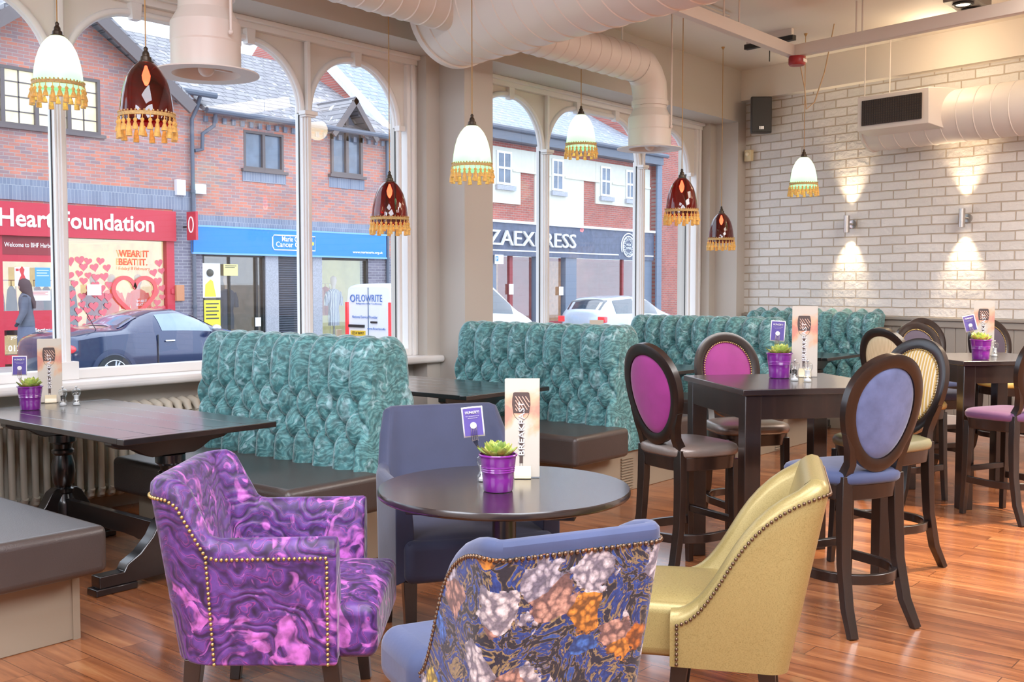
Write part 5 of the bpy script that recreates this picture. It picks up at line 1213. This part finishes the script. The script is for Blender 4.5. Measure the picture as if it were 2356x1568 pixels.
for k,(c,x) in enumerate(((rgb(236,120,90),18.3),(rgb(232,150,120),18.52),(rgb(226,110,80),18.74),(rgb(150,150,110),18.04),(rgb(120,100,80),17.8))):
    t=tag(MB().loft([[(x+w*math.cos(2*PI*i/14),22.3+d*math.sin(2*PI*i/14),z) for i in range(14)] for z,w,d in((0.7,.10,.2),(1.2,.09,.2),(1.42,.07,.17),(1.48,.02,.03))]).tube([(x,22.3,1.48),(x,22.3,1.56)],.008,6).build('hanging_garment',mat('garment',c,0.8),smooth=60),'coloured garment hanging on the rail in the yellow lit shop window','garment','garments on the rail of the blue fronted shop')
tag(MB().tube([(17.6,22.3,1.56),(18.95,22.3,1.56)],.014,8).tube([(17.65,22.3,1.56),(17.65,22.3,-.05)],.012,8).tube([(18.9,22.3,1.56),(18.9,22.3,-.05)],.012,8).build('clothes_rail',chrome),'chrome clothes rail in the yellow lit shop window','clothes rail')
mannequin('mannequin in a grey and white striped dress in the yellow lit shop window',18.35,21.5,stripemat('stripe_dress',rgb(240,240,244),rgb(110,116,140),7))
mannequin('mannequin in a dark grey coat in the dark window of the blue fronted shop',15.1,21.6,mat('dark_coat',rgb(60,62,72),0.8))
# boxes on the wall
def wallbox(label,px0,py0,px1,py1,m,d=0.12,cat='alarm box'):
    x0,z1=fp(px0,py0,FY-.1); x1,z0=fp(px1,py1,FY-.1); t=tag(MB().box(x0,x1,FY-d,FY,z0,z1).build('alarm_box',m,bev=0.01),label,cat); return t
alb=mat('box_white',rgb(236,238,240),0.4)
wallbox('white alarm box left of the drainpipe above the shops',406,412,427,450,alb); wallbox('white alarm box right of the drainpipe above the shops',448,422,474,447,alb); wallbox('tan wooden box on the pier between the two shops',405,655,424,692,mat('box_tan',rgb(196,130,90),0.6),cat='wall box'); wallbox('small red button box on the grey brick pier',396,664,403,676,redp,d=0.08,cat='button box')
t=thing('projecting_sign','red square sign projecting from the wall between the two shops','sign',(0,0,0)); x0,z1=fp(440,486,20.5); x1,z0=fp(452,552,20.5)
MB().box(13.5,13.56,20.45,20.8,2.52,3.15).build('board',redp,t,smooth=0); MB().box(13.51,13.55,20.8,21.0,2.8,2.84).build('bracket',black,t)
MB().tube([(13.49,20.62+0.09*math.sin(a),2.86+0.17*math.cos(a)) for a in [2*PI*i/24 for i in range(24)]],0.012,6,loop=True).build('ribbon_print',whitep,t)
# ---- building C (white)
C_=thing('white_rendered_building','white rendered building with a black door and tall brick gable side','building',(0,0,0))
MB().box(20.0,22.4,FY+0.1,FY+0.4,-0.1,5.4).build('render_wall',renderm,C_,smooth=0)
MB().prism([(21.1,5.2),(21.1,5.5),(26.0,9.6),(30.9,5.5),(30.9,5.2)],'x',20.05,20.3).build('brick_gable',redbrick2,C_,smooth=0)
r=MB(); slab(r,[(19.98,20.95,5.55),(20.38,20.95,5.55),(20.38,26.0,9.85),(19.98,26.0,9.85)],0.14); r.build('gable_coping',mat('coping_white',rgb(224,226,228),0.7,var=0.1),C_,smooth=0)
r=MB(); slab(r,[(20.2,20.85,5.4),(22.4,20.85,5.4),(22.4,26.0,9.6),(20.2,26.0,9.6)]); r.build('slate_roof',slates,C_,smooth=0)
B('black_door',black,C_,(20.02,20.75,FY+0.05,FY+0.1,-0.1,2.32))
# ---- building D
D=thing('pizza_restaurant_building','cream and brick restaurant building with white sash windows and slate roof','building',(0,0,0))
MB().box(22.4,33.1,FY,FY+0.3,3.3,6.2).build('brick_wall',redbrick2,D,smooth=0)
def c4(X,Y,base=180): return fp(1130+X/4.808,base+Y/4.808)
cm=MB()
def cr(X0,Y0,X1,Y1,b0=180,b1=180):
    x0,z1=c4(X0,Y0,b0); x1,z0=c4(X1,Y1,b1); cm.box(max(22.4,x0),min(33.05,x1),FY-0.05,FY+0.02,z0,z1)
zt=5.72
def zbox(px0,px1,z0,z1): cm.box(max(22.4,fp(px0,500)[0]),fp(px1,500)[0],FY-0.05,FY+0.02,z0,z1)
for a,b_,z0,z1 in ((1130,1195,4.02,5.72),(1195,1227.5,5.05,5.72),(1228,1239.7,3.45,5.72),(1240,1340,3.45,5.72),(1340,1367.5,5.05,5.72),(1368,1465,4.3,5.72),(1465,1492,3.45,5.72)): zbox(a,b_,z0,z1)
cm.build('cream_render',renderm,D,smooth=0)
B('render_moulding',renderm,D,*[(max(22.4,fp(a,500)[0]),fp(b_,500)[0],FY-0.09,FY,5.02,5.08) for a,b_ in ((1176,1264),(1296,1376),(1405,1434),(1458,1492))])
def sash(px0,px1,z0,z1):
    x0,x1=fp(px0,500)[0],fp(px1,500)[0]; Y=FY-0.06; t=0.07; zm=(z0+z1)/2
    f=MB().box(x0,x1,Y-0.03,Y,z1-t,z1).box(x0,x1,Y-0.03,Y,z0,z0+t).box(x0,x0+t,Y-0.03,Y,z0+t,z1-t).box(x1-t,x1,Y-0.03,Y,z0+t,z1-t).box(x0+t,x1-t,Y-0.04,Y-.001,zm-0.035,zm+0.035).box((x0+x1)/2-0.02,(x0+x1)/2+0.02,Y-0.025,Y-.002,z0+t,z1-t)
    w_=f.build('sash_window',sashw,D,smooth=0); MB().box(x0+0.03,x1-0.03,Y-0.01,Y,z0,z1).build('window_pane',dglass,w_,smooth=0); MB().box(x0-0.05,x1+0.15,Y-0.08,Y+0.05,z0-0.16,z0-0.02).build('stone_sill',stone,w_,smooth=0)
for a,b_ in ((1139,1173),(1266,1292),(1378,1401),(1436,1454)): sash(a,b_,4.58,5.6)
r=MB(); slab(r,[(22.4,20.6,6.25),(33.2,20.6,6.25),(33.2,27.5,10.0),(22.4,27.5,10.0)]); r.build('slate_roof',slates,D,smooth=0)
MB().tube([(22.4,20.5,6.22),(33.4,20.5,6.22)],0.08,8).box(22.4,33.2,20.55,FY,5.88,6.2).build('gutter',gutterm,D,smooth=0)
q=thing('shop_sign','slate grey restaurant fascia with raised pale capitals and a round emblem','sign',(0,0,0))
MB().box(22.4,33.05,FY-0.15,FY+0.1,2.42,3.42).build('fascia_board',slatefas,q,smooth=0); MB().box(22.4,33.1,FY-0.22,FY+0.1,3.42,3.5).build('fascia_edge',sashw,q,smooth=0)
xr=fp(1323,540,FY-.2)[0]; text('PIZZAEXPRESS',mat('sign_cream',rgb(226,228,226),0.4,emit=(1,1,1,1),es=0.05),q,(xr,FY-0.2,2.73),w=5.55,h=0.46,ext=0.06,align='RIGHT',bold=0.0)
xe,ze=fp(1448,567,FY-.2)
MB().box(22.4,xe-0.62,FY-0.17,FY-0.14,2.56,2.60).box(xe+0.3,33.0,FY-.17,FY-.14,2.56,2.60).tube([(xe+0.46*math.cos(a),FY-.17,ze+0.46*math.sin(a)) for a in [PI*(1.15-1.3*i/24) for i in range(25)]],0.022,6).build('sign_line',sashw,q)
em=MB().tube([(xe+0.36*math.cos(a),FY-.17,ze+0.36*math.sin(a)) for a in [2*PI*i/36 for i in range(36)]],0.022,6,loop=True)
for i in range(12):
    a=2*PI*i/12; cx_,cz_=xe+0.27*math.cos(a),ze+0.27*math.sin(a); em.tube([(cx_+0.045*math.cos(b_),FY-.17,cz_+0.045*math.sin(b_)) for b_ in [2*PI*k/10 for k in range(10)]],0.01,5,loop=True)
em.build('round_emblem',sashw,q); text('PIZZA',sashw,q,(xe,FY-.18,ze+0.02),w=0.3,h=0.08,align='CENTER',bold=0.02); text('EXPRESS',sashw,q,(xe,FY-.18,ze-0.1),w=0.34,h=0.08,align='CENTER',bold=0.02)
sD=bpy.data.objects.new('shopfront',None); col.objects.link(sD); sD.parent=D; sD['label']='glass front with grey posts and dark red interior'
B('red_interior',mat('interior_red',rgb(140,52,50),0.8,emit=(1,0.25,0.15,1),es=0.06,var=0.3,vscale=1.5),sD,(22.4,33.0,23.2,23.3,-0.1,2.42),(22.4,33.0,21,23.3,-0.1,-0.05),(22.4,33.0,21.3,23.2,2.35,2.42),(32.9,33.0,21.3,23.2,-0.1,2.4))
B('interior_panel',mat('interior_tan',rgb(172,120,80),0.8,emit=(1,0.6,0.3,1),es=0.12,var=0.3),sD,(25.5,26.3,22.6,22.7,-0.1,2.4),(29.0,30.6,22.6,22.7,-0.1,2.4))
B('grey_post',greyp,sD,(22.4,24.25,FY-0.1,FY+0.1,-0.1,2.42),(26.2,26.5,FY-0.1,FY+0.1,-0.1,2.42),(27.75,28.35,FY-0.1,FY+0.1,-0.1,2.42),(32.2,33.0,FY-0.1,FY+0.1,-0.1,2.42),(33.06,33.38,FY-0.28,FY-0.21,-0.1,6.0)); B('red_post',redd,sD,(25.0,25.15,FY,FY+0.1,-0.1,2.42),(31.2,31.3,FY,FY+0.1,-0.1,2.42),(22.4,33.0,FY,FY+0.1,-0.1,0.35))
B('shop_glass',shopgl,sD,(22.4,33.0,FY+0.05,FY+0.055,0.3,2.42))
poster('blue and white parking sign on the restaurant fascia',1138,585,1158,607,white2,off=0.16,extra=lambda t,x0,x1,z0,z1,y:(MB().box(x0+.03,x0+.16,y,y+.002,z1-.2,z1-.05).build('blue_square',bluep,t,smooth=0),text('P',white2,t,(x0+.06,y-.002,z1-.18),h=.1)))
poster('white menu notice on the left of the restaurant window',1171,653,1181,677,white2,off=0.02); poster('white menu notice in the middle of the restaurant window',1286,659,1296,679,white2,off=0.02)
# ---- building E
E_=thing('red_brick_corner_building','tall plain red brick building at the right end of the street','building',(0,0,0))
MB().box(33.4,60,FY-0.2,FY+0.3,-0.1,7.4).build('brick_wall',redbrick2,E_,smooth=0)
MB().prism([(20.86,5.5),(20.86,7.6),(28,11.8),(34,8.2),(34,5.5)],'x',33.2,33.5).build('brick_parapet',redbrick2,E_,smooth=0)
r=MB(); slab(r,[(33.5,20.6,7.4),(60,20.6,7.4),(60,28,11.4),(33.5,28,11.4)]); r.build('slate_roof',slates,E_,smooth=0)
# ------------------------------------------------------------------ cars
tyre_m=mat('tyre_rubber',rgb(52,54,58),0.85); alloy=mat('alloy',rgb(200,204,210),0.3,metal=0.8)
def carbody(t,name,paint,St,glass,gl_side,gl_rear,gl_front,wheels,wr=0.31,W=0.85):
    def ring(s):
        x,zb,zs,zt,wb,wt=s
        h=[(0,zb),(wb*0.9,zb),(wb,zb+0.08),(wb*1.0,(zb+zs)/2),(wb*0.985,zs),((wb+wt)/2*0.99,(zs+zt)/2+0.01),(wt,zt-0.04),(wt*0.8,zt-0.008),(wt*0.4,zt)]
        return [(x,y,z) for y,z in h]+[(x,0,zt+0.004)]+[(x,-y,z) for y,z in reversed(h[1:])]
    def interp(x):
        for a,b in zip(St[:-1],St[1:]):
            if a[0]<=x<=b[0]:
                k=(x-a[0])/(b[0]-a[0]); return tuple(a[i]+(b[i]-a[i])*k for i in range(6))
        return St[-1]
    n=40; X0,X1=St[0][0],St[-1][0]
    MB().loft([ring(interp(X0+(X1-X0)*i/n)) for i in range(n+1)]).build(name,paint,t,smooth=50)
    for sgn in (-1,1):
        for (xa,xb) in gl_side:
            g=[]
            m=12
            for i in range(m+1):
                s=interp(xa+(xb-xa)*i/m); x,zb,zs,zt,wb,wt=s
                p0=(wb*0.985,zs+0.0); pm=((wb+wt)/2*0.99,(zs+zt)/2+0.01); p1=(wt,zt-0.04)
                lo=0.12; row=[(x,sgn*(p0[0]+(pm[0]-p0[0])*lo+0.008),p0[1]+(pm[1]-p0[1])*lo),(x,sgn*(pm[0]+0.008),pm[1]),(x,sgn*(pm[0]+(p1[0]-pm[0])*0.8+0.008),pm[1]+(p1[1]-pm[1])*0.8)]
                g.append(row)
            MB().loft(g,closed=False,caps=False).build('side_window',glass,t,smooth=60)
    for rng,nm in ((gl_rear,'rear_window'),(gl_front,'windscreen')):
        if not rng: continue
        g=[]
        for i in range(9):
            s=interp(rng[0]+(rng[1]-rng[0])*i/8); x,zb,zs,zt,wb,wt=s; g.append([(x,y,z+0.01) for y,z in ((-wt*0.95,zt-0.03),(-wt*0.4,zt),(0,zt+0.004),(wt*0.4,zt),(wt*0.95,zt-0.03))])
        MB().loft(g,closed=False,caps=False).build(nm,glass,t,smooth=60)
    for wx in wheels:
        for sgn in (-1,1):
            y=sgn*(W-0.02)
            wl=bpy.data.objects.new('wheel',None); col.objects.link(wl); wl.parent=t; wl.location=(wx,y,wr); wl.rotation_euler=(-R(90)*sgn,0,0)
            MB().lathe([(wr*0.68,0.02),(wr*0.95,0.02),(wr,-0.02),(wr,-0.16),(wr*0.9,-0.2),(wr*0.6,-0.2)],n=36).build('tyre',tyre_m,wl,smooth=40)
            rim=MB().lathe([(wr*0.70,0.025),(wr*0.66,0.03),(wr*0.63,-0.02),(wr*0.62,-0.1)],n=36,caps=False).lathe([(0.001,0.03),(0.045,0.025),(0.05,-0.02)],n=16,caps=False)
            for k in range(5):
                for d_ in (-0.16,0.16):
                    a=2*PI*k/5+d_; b_=2*PI*k/5+d_*0.5; rim.tube([(0.035*math.cos(b_),0.035*math.sin(b_),0.015),(wr*0.66*math.cos(a),wr*0.66*math.sin(a),0.012)],[0.016,0.013],6,sq=(1,0.6),up=(0,0,1))
            rim.build('alloy_rim',alloy,wl,smooth=40)
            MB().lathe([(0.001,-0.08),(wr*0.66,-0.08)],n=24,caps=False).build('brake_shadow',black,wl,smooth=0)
            MB().tube([(wx+(wr+0.045)*math.cos(a),sgn*(W-0.012),wr+(wr+0.045)*math.sin(a)) for a in [PI*i/20 for i in range(21)]],[0.035]*21,sq=(1.0,0.6),up=(0,1,0)).build('arch_lip',paint,t,smooth=50)
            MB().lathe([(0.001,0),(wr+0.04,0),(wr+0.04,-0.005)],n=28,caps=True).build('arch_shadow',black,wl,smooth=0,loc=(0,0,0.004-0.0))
    return interp
cglass=mat('car_glass',rgb(110,136,168),0.05,spec=1.0,coat=0.8,var=0.25,vscale=2); cgdark=mat('car_glass_dark',rgb(52,62,76),0.05,spec=1.0,coat=0.8)
navy=mat('car_navy',rgb(30,46,86),0.2,metal=0.3,coat=1.0); vanw=mat('van_white',rgb(238,242,248),0.3,coat=0.5); silver=mat('car_silver',rgb(196,206,222),0.25,metal=0.3,coat=0.8)
taill=mat('tail_light',rgb(220,40,50),0.2,emit=(1,0.05,0.05,1),es=0.3,coat=0.6)
t=thing('roadster_car','dark blue two-seat sports car parked across the street','car',(7.8,16.35,-0.2))
St=[(0.0,0.42,0.66,0.78,0.45,0.38),(0.08,0.34,0.76,0.88,0.66,0.5),(0.25,0.28,0.84,0.95,0.78,0.58),(0.7,0.22,0.90,1.02,0.84,0.64),(1.15,0.2,0.93,1.04,0.85,0.62),(1.45,0.2,0.94,1.19,0.85,0.56),(1.8,0.2,0.94,1.29,0.85,0.54),(2.2,0.2,0.93,1.31,0.85,0.54),(2.5,0.2,0.92,1.22,0.85,0.56),(2.95,0.2,0.90,1.0,0.85,0.64),(3.4,0.22,0.82,0.9,0.83,0.62),(3.8,0.26,0.68,0.76,0.74,0.52),(4.0,0.36,0.52,0.6,0.5,0.4)]
carbody(t,'body',navy,St,cglass,[(1.78,2.72)],(1.12,1.5),(2.5,2.92),(0.92,3.25))
MB().box(1.82,2.0,-0.872,-0.85,0.78,0.81).build('door_handle',chrome,t,bev=0.008); MB().ball((2.72,-0.98,0.98),0.085,14,8,0.75).tube([(2.72,-0.85,0.92),(2.72,-0.95,0.95)],0.02,6).build('wing_mirror',alloy,t,smooth=60)
MB().ball((0.22,-0.72,0.72),0.13,14,8,0.55).build('tail_light',taill,t,smooth=60); MB().tube([(0.78,-0.55,1.0),(0.62,-0.55,1.28)],0.006,6).build('aerial',black,t)
MB().box(1.68,1.69,-0.868,-0.85,0.35,0.9).build('door_seam',black,t,smooth=0)
t=thing('white_van','white panel van seen from behind with blue lettering on its rear doors','van',(15.35,16.85,-0.2))
St=[(0.0,0.35,1.0,1.68,0.74,0.64),(0.05,0.3,1.02,1.72,0.79,0.70),(0.3,0.28,1.02,1.75,0.80,0.72),(3.0,0.28,1.02,1.76,0.80,0.72),(3.25,0.28,1.02,1.72,0.80,0.70),(4.25,0.28,1.0,1.08,0.80,0.68),(4.7,0.3,0.82,0.92,0.76,0.6),(4.9,0.4,0.6,0.7,0.6,0.5)]
carbody(t,'body',vanw,St,cgdark,[(2.95,3.9)],None,(3.3,4.2),(0.85,3.95),W=0.80)
dr=MB().box(-0.02,0.0,-0.005,0.005,0.4,1.66).box(-0.015,0.005,-0.7,0.7,0.42,0.44); dr.build('door_seam',greyp,t,smooth=0)
MB().box(-0.03,0.04,-0.73,-0.63,0.62,1.35).box(-0.03,0.04,0.63,0.73,0.62,1.35).build('rear_light',taill,t,bev=0.015); MB().box(-0.035,0.0,0.12,0.62,0.80,0.86).build('plate_light_bar',black,t,bev=0.005)
pl=MB().box(-0.03,0.0,0.10,0.55,0.62,0.73).build('number_plate',mat('plate_yellow',rgb(240,196,50),0.4),t,smooth=0); RR=(PI/2,0,-PI/2)
text('CE14 WW7',black,pl,(-0.032,0.5,0.645),w=0.38,h=0.065,rot=RR)
MB().box(-0.05,0.02,-0.72,0.72,0.3,0.42).build('rear_bumper',greyp,t,bev=0.02)
vb=mat('van_blue',rgb(60,110,190),0.4)
text('FLOWRITE',vb,t,(-0.012,0.38,1.36),w=0.82,h=0.15,rot=RR,bold=0.0); text('Refrigeration & Air Conditioning',vb,t,(-0.014,0.38,1.29),w=0.8,h=0.045,rot=RR); text('National Service Provider',vb,t,(-0.02,0.5,1.0),w=0.8,h=0.06,rot=RR); text('www.flowrite.info',vb,t,(-0.02,0.02,0.76),w=0.56,h=0.05,rot=RR)
MB().tube([(-0.016,0.49+0.07*math.sin(a),1.43+0.07*math.cos(a)) for a in [2*PI*i/20 for i in range(20)]],0.012,5,loop=True).build('swirl_emblem',vb,t)
MB().box(-0.03,0.0,-0.28,-0.08,0.90,0.94).build('door_handle',black,t,bev=0.008)
t=thing('silver_hatchback','silver hatchback parked in front of the restaurant','car',(23.0,16.8,-0.2))
St=[(0.0,0.4,0.8,0.95,0.6,0.5),(0.08,0.32,0.86,1.05,0.74,0.58),(0.35,0.26,0.92,1.30,0.79,0.6),(0.6,0.24,0.92,1.38,0.8,0.6),(1.6,0.22,0.91,1.43,0.8,0.6),(2.3,0.22,0.9,1.36,0.8,0.58),(3.1,0.22,0.88,0.98,0.8,0.64),(3.8,0.26,0.74,0.84,0.76,0.56),(4.1,0.36,0.55,0.65,0.55,0.45)]
carbody(t,'body',silver,St,cgdark,[(0.55,1.5),(1.58,2.6)],(0.1,0.42),(2.35,3.05),(0.75,3.2),W=0.79)
MB().box(-0.01,0.14,-0.78,-0.55,0.72,0.88).box(-0.01,0.14,0.55,0.78,0.72,0.88).build('tail_light',taill,t,bev=0.02); 
# ------------------------------------------------------------------ person walking by
coat=mat('grey_jacket',rgb(92,96,112),0.8,var=0.1); jeans=mat('grey_skirt',rgb(104,110,134),0.85); hairm=mat('brown_hair',rgb(72,50,54),0.7); tights=mat('dark_tights',rgb(44,44,56),0.8); skin=mat('skin',rgb(216,170,150),0.6)
def skinfig(name,V,E,rad,m,parent,sub=2,root=0):
    me=bpy.data.meshes.new(name); me.from_pydata(V,E,[]); o=bpy.data.objects.new(name,me); col.objects.link(o); me.materials.append(m)
    md=o.modifiers.new('skin','SKIN'); md.use_smooth_shade=True
    if not me.skin_vertices: 
        bpy.context.view_layer.objects.active=o
    for i,sv in enumerate(me.skin_vertices[0].data): sv.radius=rad[i] if hasattr(rad[i],'__len__') else (rad[i],rad[i]); sv.use_root=(i==root)
    s=o.modifiers.new('u','SUBSURF'); s.levels=sub; s.render_levels=sub; o.parent=parent; return o
p=thing('person','person with long dark hair in a grey jacket walking past the charity shop','person',(9.15,19.35,-0.1),R(60))
V=[(0,0,0.90),(0,0,1.08),(0,0,1.28),(0,0,1.40),(0,0,1.47),(0,0.02,1.56),(0,0.02,1.66),
   (0.09,0,0.84),(0.10,0.05,0.48),(0.10,-0.02,0.08),(0.10,0.12,0.03),(-0.09,0,0.84),(-0.10,-0.06,0.48),(-0.10,-0.28,0.12),(-0.10,-0.20,0.03),
   (0.17,0,1.36),(0.23,-0.03,1.12),(0.22,0.10,0.90),(0.22,0.15,0.83),(-0.17,0,1.36),(-0.23,0.02,1.12),(-0.24,0.12,0.92),(-0.23,0.17,0.85)]
E=[(0,1),(1,2),(2,3),(3,4),(4,5),(5,6),(0,7),(7,8),(8,9),(9,10),(0,11),(11,12),(12,13),(13,14),(3,15),(15,16),(16,17),(17,18),(3,19),(19,20),(20,21),(21,22)]
rd=[(.15,.11),(.12,.09),(.15,.10),(.10,.08),.05,(.075,.09),(.06,.07),.09,.055,.04,(.035,.03),.09,.055,.04,(.035,.03),.06,.045,.035,.03,.06,.045,.035,.03]
skinfig('body',V,E,rd,tights,p)
def ell(secs,n=24): return MB().loft([[(cx+w*math.cos(2*PI*i/n),cy+d*math.sin(2*PI*i/n),z) for i in range(n)] for z,w,d,cx,cy in secs])
ell([(0.86,.20,.15,0,0),(0.98,.18,.14,0,0),(1.1,.155,.12,0,0),(1.28,.19,.13,0,0),(1.38,.20,.12,0,0),(1.44,.12,.09,0,0),(1.47,.07,.07,0,0)]).tube([(.17,0,1.38),(.235,-.03,1.12),(.225,.10,.90)],[.07,.06,.05],12).tube([(-.17,0,1.38),(-.235,.02,1.12),(-.245,.12,.92)],[.07,.06,.05],12).build('jacket',coat,p,smooth=70)
ell([(0.46,.20,.17,0,-.01),(0.66,.20,.16,0,0),(0.86,.19,.145,0,0),(0.95,.17,.13,0,0)]).build('skirt',jeans,p,smooth=70)
ell([(1.18,.09,.03,0,-.135),(1.3,.12,.05,0,-.12),(1.42,.12,.07,0,-.06),(1.52,.105,.11,0,-.005),(1.62,.1,.115,0,0.01),(1.70,.075,.09,0,.02),(1.735,.02,.03,0,.02)]).build('hair',hairm,p,smooth=70)
MB().ball((0,0.045,1.585),0.078,16,10,1.25).build('face',skin,p,smooth=70)
